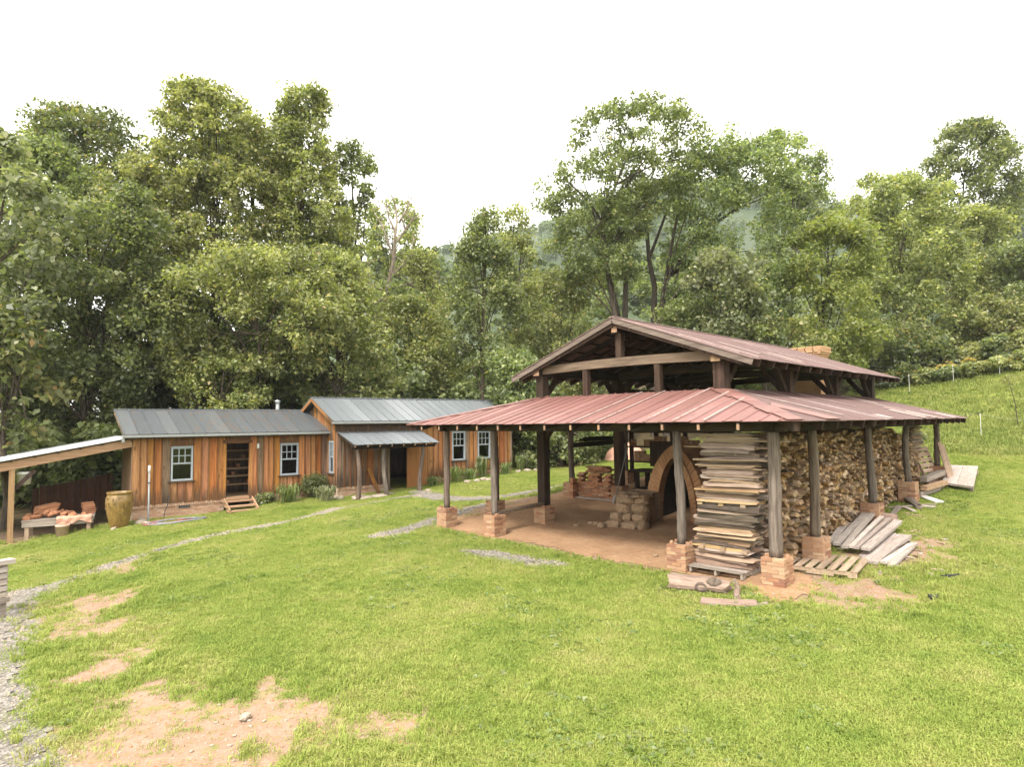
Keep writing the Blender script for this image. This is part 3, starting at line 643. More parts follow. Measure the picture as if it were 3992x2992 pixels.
for x, f0, f1, wd in ((2.1, .1, .98, .1), (7.2, 0, .3, .35), (7.8, .05, .4, .3), (8.3, 0, .25, .3), (10.4, 0, .3, .3), (10.9, 0, .2, .3), (9.2, .6, .95, .25), (4.3, .0, .12, .4), (5.6, .4, .9, .08)):
    y0, y1 = [-OV+(Y1+OV)*f for f in (f0, f1)]; z0, z1 = [ZE+(ZJ-ZE)*f+.034 for f in (f0, f1)]
    beamO('cover_strip', (x, y0, z0), (x, y1, z1), wd, .008, 'pale_strip', shed)
beamO('sill_beam', (.05, Y2, .60), (XF-.12, Y2, .66), .2, .08, 'weathered_y', shed)

# ---------------------------------------------------------------- the kiln, its wing wall and chimney
KX, KY, KZ = 4.0, 4.50, .12
kiln = thing('brick_kiln', 'arched brick wood kiln with dark doorway under the tin roofed shed', 'kiln', (KX, KY, KZ))
def arch(w_, h_, t_):
    """point on a catenary-like arch, t 0..1 from left foot over the crown"""
    s_ = -1 if t_ > .5 else 1; q = 1-abs(2*t_-1)         # 0 at foot, 1 at crown
    z = h_*(1-(1-q)**1.55); y = w_*max(0, 1-(z/h_)**2.5)**.72
    return Vector((0, s_*y, z))
def arch_pts(w_, h_, n):
    P = [arch(w_, h_, i/400) for i in range(401)]; L = [0]
    for a, b in zip(P, P[1:]): L.append(L[-1]+(b-a).length)
    out = []; j = 0
    for i in range(n+1):
        tgt = L[-1]*i/n
        while j < 399 and L[j+1] < tgt: j += 1
        f = (tgt-L[j])/max(1e-9, L[j+1]-L[j]); out.append(P[j].lerp(P[j+1], f))
    return out
for (wi, hi_), (wo, ho), x0, nb in (((.52, 1.81), (.70, 1.99), -.02, 34), ((.705, 1.995), (.94, 2.17), .06, 38)):
    I = arch_pts(wi, hi_, nb); Oo = arch_pts(wo, ho, nb)
    for i in range(nb):
        g = .04; a, b = I[i].lerp(I[i+1], g), I[i].lerp(I[i+1], 1-g); c, d = Oo[i].lerp(Oo[i+1], 1-g), Oo[i].lerp(Oo[i+1], g)
        j = random.uniform(-.008, .008); ce = (a+b+c+d)/4; X = Vector((1, 0, 0))
        vs = [p-ce+X*(x0+j-ce.x) for p in (a, b, c, d)]+[p-ce+X*(x0+.30) for p in (a, b, c, d)]
        O('arch_brick', MB().add(vs, [(0, 3, 2, 1), (4, 5, 6, 7), (0, 1, 5, 4), (1, 2, 6, 5), (2, 3, 7, 6), (3, 0, 4, 7)]).mesh('arch_brick', 'kiln_brick'), kiln, ce)
def vault(wi, hi_, x0, x1, n=40):
    P = arch_pts(wi, hi_, n); mb = MB(); mb.add([p+Vector((x0, 0, 0)) for p in P]+[p+Vector((x1, 0, 0)) for p in P], [(i, i+1, n+2+i, n+1+i) for i in range(n)]); return mb
O('inner_vault', vault(.53, 1.82, .2, 7.5).mesh('inner_vault', 'soot'), kiln)
O('outer_vault', vault(.98, 2.14, .24, 7.9).mesh('outer_vault', 'plaster_kiln'), kiln)
O('back_wall', MB().box((7.5, -1, -.1), (7.9, 1, 2.0)).mesh('back_wall', 'soot'), kiln)
for i in range(6): O('hearth_brick', brick_me[i % 3], kiln, (-.12+random.uniform(-.02, .02), -.5+i*.2, .015), (0, 0, random.uniform(-.2, .2)))
rocks = []
for s_ in range(7):
    rr = np.random.default_rng(s_); bm_ = MB(); n = 4
    P = []; fs = []
    g = np.linspace(-1, 1, n)
    idx_ = {}
    def vid(p):
        k = tuple(np.round(p, 3))
        if k not in idx_:
            q = np.array(p); q = q/(np.abs(q)**3.2).sum()**(1/3.2); q = q*(1+rr.uniform(-.16, .16, 3)); idx_[k] = len(P); P.append(q*.5)
        return idx_[k]
    for ax in range(3):
        for sg in (-1, 1):
            for i in range(n-1):
                for j in range(n-1):
                    c4 = []
                    for (u_, v_) in ((i, j), (i+1, j), (i+1, j+1), (i, j+1)):
                        p = [0, 0, 0]; p[ax] = sg; p[(ax+1) % 3] = g[u_]; p[(ax+2) % 3] = g[v_]; c4.append(vid(p))
                    fs.append(tuple(c4 if sg > 0 else c4[::-1]))
    rocks.append(bm_.add(P, fs).mesh('stone', 'fieldstone'))
wall = thing('stone_wall', 'low dry-laid fieldstone wing wall beside the kiln arch', 'wall', (2.9, 5.0, .1))
def stone(x, y, z, sx, sy, sz, rz=0): O('stone', random.choice(rocks), wall, (x-2.9, y-5.0, z-.1), (random.uniform(-.1, .1), random.uniform(-.1, .1), rz+random.uniform(-.15, .15)), (sx, sy, sz))
# plan: face from (2.55,5.75) to (2.85,4.5), return along the doorway side to (3.95,5.0)
def course(z, h, y0, y1, inset):
    y = y0
    while y > y1+.08:
        L = min(random.uniform(.22, .5), y-y1+.05); f = (5.75-(y-L/2))/1.25
        stone(2.6+.3*f+inset, y-L/2, z+h/2, .4, L*1.06, h*1.1); y -= L*.98
for z, h, y0, ins in ((.06, .26, 5.75, 0), (.30, .24, 5.62, .04), (.52, .25, 5.5, .08), (.75, .18, 5.4, .12), (.91, .10, 5.38, .14)): course(z, h, y0, 4.66, ins)
for z, h in ((.08, .28), (.34, .26), (.58, .24), (.80, .2)):
    x = 3.0
    while x < 3.95: L = random.uniform(.3, .5); stone(x+L/2, 4.72+(x-2.85)*.38+.2, z+h/2, L*1.05, .42, h*1.08, .4); x += L
for i in range(7): stone(3.0+random.uniform(0, .8), 5.3+random.uniform(-.4, .3), .98, random.uniform(.4, .6), random.uniform(.35, .5), .09)
O('rubble_core', MB().box((-.05, -.15, -.1), (1.0, .6, .82)).mesh('rubble_core', 'fieldstone'), wall, (.15, .1, 0))
for i, (x, y, s_) in enumerate(((2.45, 5.95, .16), (2.3, 5.7, .2), (2.5, 6.2, .12), (2.1, 6.35, .13))):
    tag(O('loose_stone', rocks[i], None, (x, y, Hz(x, y)+s_*.3), (0, .2, i), (s_*1.3, s_, s_*.8)), 'small loose stone lying on the dirt at the foot of the fieldstone wing wall', 'stone', 'loose stones by the wing wall')
ch = thing('brick_chimney', 'buff brick chimney with corbelled cap rising behind the shed roof', 'chimney', (13.4, 4.38, Hf(13.4, 4.4)-.1))
cz0 = Hf(13.4, 4.4)-.1; chx0, chx1, chy0, chy1, cht = 13.0, 13.85, 3.72, 4.66, 5.64
O('masonry_core', MB().box((chx0+.03-13.4, chy0+.03-4.38, 0), (chx1-.03-13.4, chy1-.03-4.38, cht-cz0-.01)).mesh('masonry_core', 'mortar'), ch)
bb = [MB().box((-.112, -.05, -.031), (.112, .05, .031), .003).mesh('brick', 'buff_brick') for _ in range(2)]
jm = MB(); ncr = int((cht-cz0)/.075)
for c in range(ncr):
    z = cht-cz0-(c+.5)*.075; ex = .09 if c < 3 else (.055 if c == 3 else (.02 if c == 4 else 0)); off = .06 if c % 2 else 0
    for k in range(4):
        f = (k+.5)/4
        for x, y, r in ((chx0+.05-ex, chy0-ex+(chy1-chy0+2*ex)*f+off*.5, math.pi/2), (chx0-ex+(chx1-chx0+2*ex)*f-off*.5, chy0+.05-ex, 0), (chx1-.05+ex, chy0-ex+(chy1-chy0+2*ex)*f, math.pi/2), (chx0-ex+(chx1-chx0+2*ex)*f, chy1-.05+ex, 0)):
            vis = (c < 12 or 14 < c < 30) and (x < chx0+.06 or y < chy0+.06)
            if vis: O('brick', bb[c % 2], ch, (x-13.4, y-4.38, z), (0, 0, r), (1.0+ex, 1, 1))
            else:
                R = Matrix.Rotation(r, 4, 'Z'); jm.add([tuple(R@v.co+Vector((x-13.4, y-4.38, z))) for v in bb[0].vertices], [tuple(p.vertices) for p in bb[0].polygons])
O('bricks', jm.mesh('bricks', 'buff_brick'), ch, kind='stuff')
rocksP = []
for me in rocks: c_ = me.copy(); c_.materials.clear(); c_.materials.append(MAT['pale_stone']); c_.name = 'pale_stone'; rocksP.append(c_)
# ---------------------------------------------------------------- cabins
PSI = math.radians(-6); CU = np.array([math.cos(PSI), math.sin(PSI), 0]); CV = np.array([-math.sin(PSI), math.cos(PSI), 0])
OL = np.array([-5.19, 20.04, 0]); OR_ = np.array([1.64, 18.23, 0])
def Lw(O_, u, v, z): return O_+CU*u+CV*v+np.array([0, 0, z])
fb = [MB().box((-.105, -.05, -.031), (.105, .05, .031), .004).mesh('brick', 'foundation_brick') for _ in range(3)]
def window(parent, u0, u1, z0, z1, v=0, axis_u=True, bowl=False):
    """six panes over one, grey painted sash; built in the wall's u-z plane, or v-z plane on a gable"""
    W_, H_ = u1-u0, z1-z0; f = MB(); t_ = .055
    f.box((0, -.05, 0), (t_, .06, H_)); f.box((W_-t_, -.05, 0), (W_, .06, H_)); f.box((t_, -.05, H_-t_), (W_-t_, .06, H_)); f.box((t_, -.06, 0), (W_-t_, .07, t_*1.1))
    win = O('window', f.mesh('window', 'blue_grey_paint'), parent, (u0, v, z0) if axis_u else (v, u1, z0), (0, 0, 0 if axis_u else -math.pi/2))
    zm = H_*.48; s_ = MB(); s_.box((t_, -.02, zm), (W_-t_, .03, zm+.05)); s_.box((t_, -.02, H_-t_-.035), (W_-t_, .03, H_-t_))
    n = 3; gw = (W_-2*t_)/n; gh = (H_-t_-.035-zm-.05)/2
    for k in range(1, n): s_.box((t_+k*gw-.014, -.015, zm+.05), (t_+k*gw+.014, .02, H_-t_-.035))
    s_.box((t_, -.0165, zm+.05+gh-.014), (W_-t_, .0215, zm+.05+gh+.014))
    O('sash', s_.mesh('sash', 'blue_grey_paint'), win)
    for k in range(n):
        for r in range(2): O('pane', MB().box((-gw/2+.012, -.003, 0), (gw/2-.012, .003, gh-.022)).mesh('pane', 'glass'), win, (t_+(k+.5)*gw, .0, zm+.06+r*gh))
    O('pane', MB().box((t_, -.003, t_), (W_-t_, .003, zm)).mesh('pane', 'glass'), win, (0, .03, 0))
    O('sill', MB().box((-.09, -.10, -.05), (W_+.09, .03, -.004)).mesh('sill', 'cabin_pine_grey'), win)
    return win
def boards(parent, u0, u1, zb, zt, openings, mats, wlo=.2, whi=.3, batten=True, v=0, thick=.028):
    """vertical board-and-batten wall, each board and batten its own piece, cut round the openings"""
    edges = [u0]; cuts = sorted({round(e, 3) for o_ in openings for e in o_[:2]} | {u1})
    x = u0
    for c in cuts:
        n = max(1, int(round((c-x)/((wlo+whi)/2)))); ws = [random.uniform(wlo, whi) for _ in range(n)]; s_ = sum(ws)
        for q in ws: x += q*(c-edges[-1] if False else 1)*0; 
        acc = edges[-1]; span = c-acc
        for q in ws: acc += span*q/s_; edges.append(acc)
        x = c
    for a, b in zip(edges, edges[1:]):
        if b-a < .02: continue
        m = (a+b)/2; segs = [(zb(m), zt(m))]
        for o0, o1, oz0, oz1 in openings:
            if o0-.01 < m < o1+.01:
                segs = [s for z0, z1 in segs for s in ((z0, min(z1, oz0)), (max(z0, oz1), z1)) if s[1]-s[0] > .04]
        mt = mats(m)
        for z0, z1 in segs:
            j = random.uniform(-.005, .005)
            boxO('wall_board', (a+.003, v-thick+j, z0+random.uniform(-.015, .0)), (b-.003, v+j, z1), mt, parent)
        if batten and b < u1-.02:
            segs = [(zb(b), zt(b))]
            for o0, o1, oz0, oz1 in openings:
                if o0-.04 < b < o1+.04: segs = [s for z0, z1 in segs for s in ((z0, min(z1, oz0)), (max(z0, oz1), z1)) if s[1]-s[0] > .04]
            for z0, z1 in segs: boxO('batten', (b-.024, v-thick-.022, z0), (b+.024, v-thick-.004, z1), 'batten_pine', parent)
def tin_roof(parent, u0, u1, v0, z0, v1, z1, mat, wid, name='roof_panel', th=.012):
    n = max(1, round((u1-u0)/wid))
    for k in range(n):
        a = u0+(u1-u0)*k/n; b = u0+(u1-u0)*(k+1)/n-.002; mb = MB(); p = [Vector((a, v0, z0)), Vector((b, v0, z0)), Vector((b, v1, z1)), Vector((a, v1, z1))]
        nn = (p[1]-p[0]).cross(p[3]-p[0]).normalized(); nn = nn if nn.z > 0 else -nn; o_ = p[0].copy(); q = [x-o_ for x in p]
        mb.add([*q, *[x+nn*th for x in q]], [(0, 3, 2, 1), (4, 5, 6, 7), (0, 1, 5, 4), (1, 2, 6, 5), (2, 3, 7, 6), (3, 0, 4, 7)])
        s_ = Vector((.018, 0, 0)); mb.add([q[0]+nn*th, q[0]+s_*2+nn*th, q[0]+s_*1.6+nn*(th+.03), q[0]+s_*.4+nn*(th+.03), q[3]+nn*th, q[3]+s_*2+nn*th, q[3]+s_*1.6+nn*(th+.03), q[3]+s_*.4+nn*(th+.03)], [(0, 1, 2, 3), (7, 6, 5, 4), (1, 5, 6, 2), (2, 6, 7, 3), (3, 7, 4, 0)])
        O(name, mb.mesh(name, mat), parent, o_)
def gable_roof(parent, u0, u1, ze, zr, ov, dep, mat, wid, fas='cabin_pine_grey'):
    tin_roof(parent, u0, u1, -ov, ze, dep/2, zr, mat, wid); tin_roof(parent, u0, u1, dep+ov, ze, dep/2, zr, mat, wid*2)
    boxO('ridge_cap', (u0, dep/2-.09, zr+.004), (u1, dep/2+.09, zr+.04), mat, parent)
    for u in (u0+.02, u1-.05):
        beamO('rake_board', (u, -ov+.02, ze-.08), (u, dep/2, zr-.075), .03, .14, fas, parent); beamO('rake_board', (u, dep+ov-.02, ze-.08), (u, dep/2, zr-.075), .03, .14, fas, parent)
    boxO('fascia', (u0+.05, -ov+.02, ze-.15), (u1-.06, -ov+.045, ze-.012), 'cabin_pine_grey', parent)
    boxO('soffit', (u0+.05, -ov+.046, ze-.15), (u1-.06, 0, ze-.13), 'cabin_pine_grey', parent)
    boxO('gutter', (u0-.05, -ov-.09, ze-.10), (u1+.02, -ov+.018, ze-.014), 'gutter_grey', parent)
def room(parent, u0, u1, dep, zf, zt):
    boxO('floor', (u0+.05, .03, zf-.08), (u1-.05, dep, zf), 'new_lumber_x', parent)
    m = MB(); m.box((u0, dep, zf-.6), (u1, dep+.06, zt)); O('back_wall', m.mesh('back_wall', 'cabin_pine_grey'), parent)
def brick_base(parent, u0, u1, ztop, name='foundation', skip=None, rows=True):
    """a brick foundation: single bricks in courses on a mortar core, a rowlock course on top"""
    n = int((u1-u0)/.222); core = MB()
    f = O(name, MB().box((u0, .02, -1.1+ztop), (u1, .14, ztop-.006)).mesh(name, 'mortar'), parent)
    for c in range(8):
        z = ztop-.12-(c+.5)*.074
        for k in range(n+1):
            u = u0+.11+k*.222+(.1 if c % 2 else 0)
            if u > u1-.1: continue
            p = parent.matrix_world@Vector((u, 0, z)) if False else Vector(Lw(np.array(parent['o']), u, 0, z))
            if p.z < Hf(p.x, p.y)-.06: continue
            O('brick', random.choice(fb), f, (u, .05, z), (0, 0, random.uniform(-.015, .015)))
    u = u0+.04; rl = MB()
    k = 0
    while u < u1-.03:
        O('cap_brick', random.choice(fb), f, (u, .04+random.uniform(-.006, .006), ztop-.055), (0, math.pi/2, random.uniform(-.03, .03)), (.52, 1.35, 1.1)); u += .078; k += 1
    return f
pine = lambda u: 'cabin_pine_grey' if random.random() < .05 else 'cabin_pine'
# --- left cabin
LC = thing('cabin', 'long low orange pine cabin with dark grey tin roof and open doorway', 'cabin', Lw(OL, 0, 0, 0), PSI); LC['o'] = list(OL)
opL = [(3.02, 3.90, .25, 2.32), (1.17, 1.92, 1.0, 2.27), (5.04, 5.79, .97, 2.27)]
boards(LC, 0, 6.98, lambda u: .24, lambda u: 2.56, opL, pine)
room(LC, 0, 6.98, 2.1, .28, 3.5)
m = MB(); m.add([(-.03, 0, 0), (0, 0, 0), (0, 2.1, 0), (-.03, 2.1, 0), (-.03, 0, 2.66), (0, 0, 2.66), (0, 2.1, 3.45), (-.03, 2.1, 3.45)], [(0, 3, 2, 1), (4, 5, 6, 7), (0, 1, 5, 4), (1, 2, 6, 5), (2, 3, 7, 6), (3, 0, 4, 7)]); O('end_wall', m.mesh('end_wall', 'cabin_pine_grey'), LC)
m = MB(); m.box((4.55, .03, .3), (4.6, 2.1, 2.6)); O('partition', m.mesh('partition', 'cabin_pine_grey'), LC)
m = MB(); m.box((0, .03, 2.56), (6.98, 2.1, 2.6)); O('ceiling', m.mesh('ceiling', 'cabin_pine_grey'), LC)
tin_roof(LC, -.32, 7.02, -.3, 2.70, 2.16, 3.60, 'grey_tin_dark', .42)
boxO('ridge_cap', (-.32, 2.06, 3.60), (7.02, 2.19, 3.635), 'grey_tin', LC)
for u in (-.30, 6.97): beamO('rake_board', (u, -.28, 2.62), (u, 2.16, 3.525), .03, .14, 'cabin_pine_grey', LC)
boxO('fascia', (-.27, -.28, 2.55), (6.96, -.255, 2.688), 'cabin_pine_grey', LC)
boxO('soffit', (-.27, -.254, 2.55), (6.96, 0, 2.57), 'cabin_pine_grey', LC)
boxO('gutter', (-.37, -.39, 2.60), (7.04, -.282, 2.686), 'gutter_grey', LC)
for a, b, n in ((0, 3.0, .25), (3.95, 6.95, .30)): brick_base(LC, a, b, n)
window(LC, 1.19, 1.90, 1.02, 2.25); window(LC, 5.06, 5.77, .99, 2.25)
for u0, u1, z0, z1 in ((2.93, 3.04, .26, 2.36), (3.88, 3.99, .26, 2.36)): boxO('door_jamb', (u0, -.055, z0), (u1, .08, z1), 'cabin_pine', LC)
boxO('door_head', (2.93, -.055, 2.30), (3.99, .08, 2.42), 'cabin_pine', LC)
boxO('door_sill', (3.04, -.08, .20), (3.88, .25, .29), 'new_lumber_x', LC)
for z in (.62, .95, 1.25, 1.6, 1.95): boxO('shelf', (2.2, 1.3, z), (4.5, 1.75, z+.05), 'new_lumber_x', LC)
for i in range(9):
    u = 2.7+i*.2; z = (.67, 1.0, 1.3, 1.65)[i % 4]
    tag(O('clay_pot', MB().lathe([(0, 0), (.05, 0), (.075, .06), (.07, .12), (.05, .15), (.045, .15), (.06, .1), (0, .02)], 10).mesh('clay_pot', 'clay', True), None, Lw(OL, u, 1.5, z)), 'small clay pot on the dim shelves inside the open cabin doorway', 'pot', 'pots on the cabin shelves')
lamp = O('porch_lamp', MB().lathe([(0, 0), (.04, 0), (.05, .03), (.045, .16), (.025, .19), (0, .2)], 10).mesh('porch_lamp', 'white_plastic', True), LC, (4.18, -.09, 2.08))
boxO('lamp_bracket', (4.165, -.085, 2.26), (4.195, -.03, 2.30), 'dark_plastic', LC)
boxO('vent', (1.46, -.02, .05), (1.84, .05, .20), 'dark_plastic', LC)
boxO('downspout_end', (-.38, -.37, 2.45), (-.3, -.3, 2.58), 'gutter_grey', LC)
pipe = O('stovepipe', MB().lathe([(.085, 0), (.085, .98), (.0851, .99), (.11, .99), (.11, 1.07), (.12, 1.08), (.12, 1.13), (0, 1.16)], 14).mesh('stovepipe', 'galvanised', True), LC, (5.75, 2.4, 2.9))
# --- right cabin
RC_ = thing('cabin', 'taller orange pine cabin with pale grey tin roof and small log porch', 'cabin', Lw(OR_, 0, 0, 0), PSI); RC_['o'] = list(OR_)
def zsill(u): return .45 if u < 2.2 else (.14 if u < 4.2 else (.55 if u < 6.4 else .74))
opR = [(2.27, 3.10, .1, 2.10), (5.40, 6.15, 1.26, 2.62), (6.83, 7.58, 1.28, 2.62)]
def pineR(u): return 'cabin_pine_grey' if (u < 2.2 and random.random() < .75) or random.random() < .12 else 'cabin_pine'
boards(RC_, 0, 8.85, zsill, lambda u: 2.95, opR, pineR)
room(RC_, 0, 8.85, 4.0, .2, 3.0)
m = MB(); m.box((0, .03, 2.95), (8.85, 4.0, 2.99)); O('ceiling', m.mesh('ceiling', 'cabin_pine_grey'), RC_)
gable_roof(RC_, -.34, 9.15, 3.09, 4.10, .3, 4.0, 'grey_tin', .42, 'cabin_pine')
# gable end towards the left cabin: boards rising to the rake, with a narrow window
ge = O('gable_wall', MB().box((.0, .0, 0), (.02, .01, .01)).mesh('gable_wall', 'cabin_pine'), RC_)
v = 0.0
while v < 3.98:
    w_ = min(random.uniform(.16, .22), 4.0-v); m_ = v+w_/2; zt = 2.98+(1.0)*(1-abs(m_-2)/2)
    for z0, z1 in ((.45, 1.0), (2.3, zt)) if .33 < m_ < .78 else ((.45, zt),):
        boxO('wall_board', (-.026, v+.004, z0), (0, v+w_-.004, z1), random.choice(('cabin_pine', 'cabin_pine_grey')), RC_)
    boxO('batten', (-.046, v-.02, .45), (-.028, v+.02, 2.95), 'cabin_pine_grey', RC_) if not (.3 < v < .8) else None
    v += w_
window(RC_, .34, .80, 1.0, 2.3, v=0, axis_u=False)
m = MB(); m.box((8.82, 0, .6), (8.85, 4.0, 3.0)); O('end_wall', m.mesh('end_wall', 'cabin_pine'), RC_)
boxO('corner_board', (-.05, -.055, .45), (.09, -.03, 2.95), 'cabin_pine_grey', RC_); boxO('corner_board', (8.76, -.055, .74), (8.87, -.03, 2.95), 'cabin_pine_grey', RC_)
brick_base(RC_, -.02, 2.05, .46); brick_base(RC_, 4.2, 6.3, .55); brick_base(RC_, 6.35, 8.95, .76)
window(RC_, 5.42, 6.13, 1.28, 2.60); window(RC_, 6.85, 7.56, 1.30, 2.60)
dl = boxO('door', (3.08, -.10, .16), (4.06, -.05, 2.10), 'door_ply', RC_); dl['label'] = 'plain plywood door leaf folded open flat against the wall'
boxO('door_jamb', (2.18, -.05, .1), (2.28, .06, 2.15), 'cabin_pine_grey', RC_)
boxO('door_sill', (2.27, -.15, .1), (3.1, .2, .17), 'new_lumber_x', RC_)
# porch
PT = [(-.08, 2.68), (3.86, 2.68)]
tin_roof(RC_, -.06, 3.75, -1.62, 2.17, -.03, 2.66, 'grey_tin', .42)
for k in range(8):
    u = .0+k*.52; beamO('porch_rafter', (u, -1.58, 2.115), (u, -.04, 2.595), .05, .09, 'dark_timber_y', RC_); boxO('rafter_tail', (u-.024, -1.597, 2.08), (u+.024, -1.587, 2.16), 'end_grain', RC_)
boxO('porch_beam', (-.05, -1.36, 2.0), (3.7, -1.24, 2.12), 'dark_timber_x', RC_)
boxO('porch_header', (-.1, -.06, 2.66), (3.9, -.03, 2.95), 'cabin_pine_grey', RC_)
for i, (u, r) in enumerate(((.24, .085), (1.42, .085), (3.06, .085))):
    p = Lw(OR_, u, -1.28, 0); zg = Hz(p[0], p[1])-.05
    O('porch_post', log_mesh(2.02-zg, r*1.2, r*.85, .13, i*2.1+.6, 9), RC_, (u, -1.28, zg))
beamO('prop_board', (1.45, -.75, .1), (1.3, -.08, 1.15), .16, .04, 'cabin_pine', RC_)
st = thing('stone_step', 'flat pale stone slab step below the log porch', 'step', Lw(OR_, 1.05, -1.15, Hf(2.5, 17)+.02), PSI)
for i, (u, v_, sx, sy) in enumerate(((-.55, .1, .75, .6), (.2, 0, .85, .7), (.7, .25, .5, .5))): O('slab', rocksP[i+1], st, (u, v_, .0), (0, 0, .1*i), (sx, sy, .16))
# wooden steps at the left cabin door
steps = thing('wooden_steps', 'unpainted three-tread wooden steps below the left cabin doorway', 'steps', Lw(OL, 3.46, -.06, 0), PSI)
zg = -.21
for s_ in (-.5, .5): beamO('stringer', (s_, -.86, zg+.05), (s_, -.05, .2), .045, .20, 'new_lumber_x', steps)
for i, (z, v_) in enumerate(((.16, -.2), (0, -.48), (-.14, -.76))): boxO('tread', (-.56, v_-.15, z-.02), (.56, v_+.15, z+.025), 'new_lumber_x', steps)
for s_ in (-.5, .5): boxO('leg', (s_-.05, -.9, zg-.1), (s_+.05, -.82, -.1), 'new_lumber_z', steps)
# --- lean-to on the left end
lt = thing('lean_to', 'open lean-to with silver tin roof and squared posts left of cabin', 'lean-to', Lw(OL, 0, 0, 0), PSI); lt['o'] = list(OL)
def sl_z(u): return 2.43+u*.185                       # underside of roof, falls away to the left
beamO('eave_beam', (-.04, -.0, sl_z(0)-.02), (-5.4, -.0, sl_z(-5.4)-.02), .06, .26, 'new_lumber_x', lt)
beamO('eave_beam', (-.04, 3.6, sl_z(0)-.02), (-5.4, 3.6, sl_z(-5.4)-.02), .06, .26, 'new_lumber_x', lt)
for k in range(9): beamO('purlin', (-.3-k*.6, -.1, sl_z(-.3-k*.6)+.13), (-.3-k*.6, 3.9, sl_z(-.3-k*.6)+.13), .05, .07, 'dark_timber_y', lt)
for k in range(5):
    a, b = -.15+k*.82, -.15+(k+1)*.82-.004; mb = MB(); q = []
    for (u, v_) in ((0, a), (0, b), (-5.6, b), (-5.6, a)): q.append((u, v_, sl_z(u)+.175))
    mb.add(q+[(x, y, z+.012) for x, y, z in q], [(0, 1, 2, 3), (7, 6, 5, 4), (0, 4, 5, 1), (1, 5, 6, 2), (2, 6, 7, 3), (3, 7, 4, 0)])
    for r in range(4):
        y = a+(b-a)*r/4; mb.beam((0, y+.02, sl_z(0)+.195), (-5.6, y+.02, sl_z(-5.6)+.195), .03, .02)
    O('roof_panel', mb.mesh('roof_panel', 'silver_tin'), lt)
for u, v_, w_ in ((-3.27, .06, .15), (-3.2, 3.5, .15), (-5.2, 3.5, .15)):
    p = Lw(OL, u, v_, 0); zg = Hz(p[0], p[1])-.08; boxO('post', (u-w_/2, v_-w_/2, zg), (u+w_/2, v_+w_/2, sl_z(u)-.14 if v_ > 1 else sl_z(u)-.15), 'new_lumber_z', lt)
beamO('brace', (-3.2, .1, 1.05), (-2.7, .02, 1.62), .05, .12, 'dark_timber', lt)
wood('dark_red_board', [(.3, (.035, .016, .01)), (.5, (.065, .028, .016)), (.7, (.09, .042, .025))], 'z', .3)
scr = thing('board_screen', 'dark reddish board screen at the back of the lean-to', 'screen', Lw(OL, -2.6, 3.75, 0), PSI)
for k in range(12): boxO('board', (k*.21, 0, -.2), (k*.21+.2, .03, .78+k*.035+random.uniform(-.02, .02)), 'dark_red_board', scr)
# ---------------------------------------------------------------- things by the lean-to
TP = np.array([-7.1, 20.75, 0]); tz = -.5
tb = thing('work_table', 'low weathered plank table heaped with clay under the lean-to', 'table', (TP[0], TP[1], tz), -.25)
for a, b in ((-.82, -.42), (.82, -.42), (-.8, .5), (.8, .5)): boxO('leg', (a-.055, b-.055, -.2), (a+.055, b+.055, .42), 'pallet_wood', tb)
for s_ in (-.47, .55): boxO('apron', (-.95, s_-.02, .32), (.95, s_+.02, .5), 'grey_pallet', tb)
for k in range(5): boxO('top_board', (-.97, -.5+k*.22, .5), (.97, -.5+k*.22+.21, .54), 'grey_pallet', tb)
tz2 = tz+.54
RT2 = Matrix.Translation((TP[0], TP[1], tz2))@Matrix.Rotation(-.25, 4, 'Z')
def ontable(x, y, z=0): return RT2@Vector((x, y, z))
rk2 = []
for me in rocks: c = me.copy(); c.materials.clear(); c.materials.append(MAT['clay']); c.name = 'clay_lump'; rk2.append(c)
for i in range(34):
    x = random.gauss(-.25, .38); y = random.gauss(-.05, .2); s_ = random.uniform(.1, .24); h = .16*math.exp(-((x+.2)/.45)**2)
    x = max(-.85, min(.75, x)); y = max(-.4, min(.4, y))
    tag(O('clay_lump', rk2[i % 7], None, ontable(x, y, h*random.uniform(.3, 1)+s_*.2), (random.random(), random.random(), random.random()*6), (s_, s_, s_*.6)), 'crumbling brown clay lump in the heap on the work table', 'clay lump', 'clay lumps heaped on the table')
for i in range(5): tag(O('plaster_slab', MB().box((-.3, -.2, -.02), (.3, .2, .02), .012).mesh('plaster_slab', 'clay'), None, ontable(-.42+.02*i, .1, .2+.045*i), (.03, -.12, -.1+.1*i)), 'reddish clay drying slab in the tilted pile at the left of the table', 'slab', 'slabs piled left on the table')
for i in range(7): tag(O('clay_block', MB().box((-.17, -.13, -.026), (.17, .13, .026), .012).mesh('clay_block', 'clay'), None, ontable(.77+random.uniform(-.03, .03), .25, .03+.056*i), (0, 0, random.uniform(-.2, .2))), 'flat clay block in the squared stack at the right end of the table', 'clay block', 'clay blocks stacked right on the table')
cl = MB(); n = 14
cv = []
for i in range(n+1):
    for j in range(9):
        u = -.05+i*.95/n; t_ = j/8; y = -.30-min(t_, .4)*.6; drop = max(0, t_-.42)*.36
        cv.append((u, y+.02*math.sin(u*23+j)-(.03 if drop else 0), .05+.015*math.sin(u*17+j*1.3)-drop*(1+.25*math.sin(u*8))))
cl.add(cv, [(i*9+j, (i+1)*9+j, (i+1)*9+j+1, i*9+j+1) for i in range(n) for j in range(8)])
tag(O('canvas_cloth', cl.mesh('canvas_cloth', 'canvas', True), None, ontable(0, 0, 0), (0, 0, -.25)), 'pinkish canvas cloth hanging over the front edge of the clay table', 'cloth')
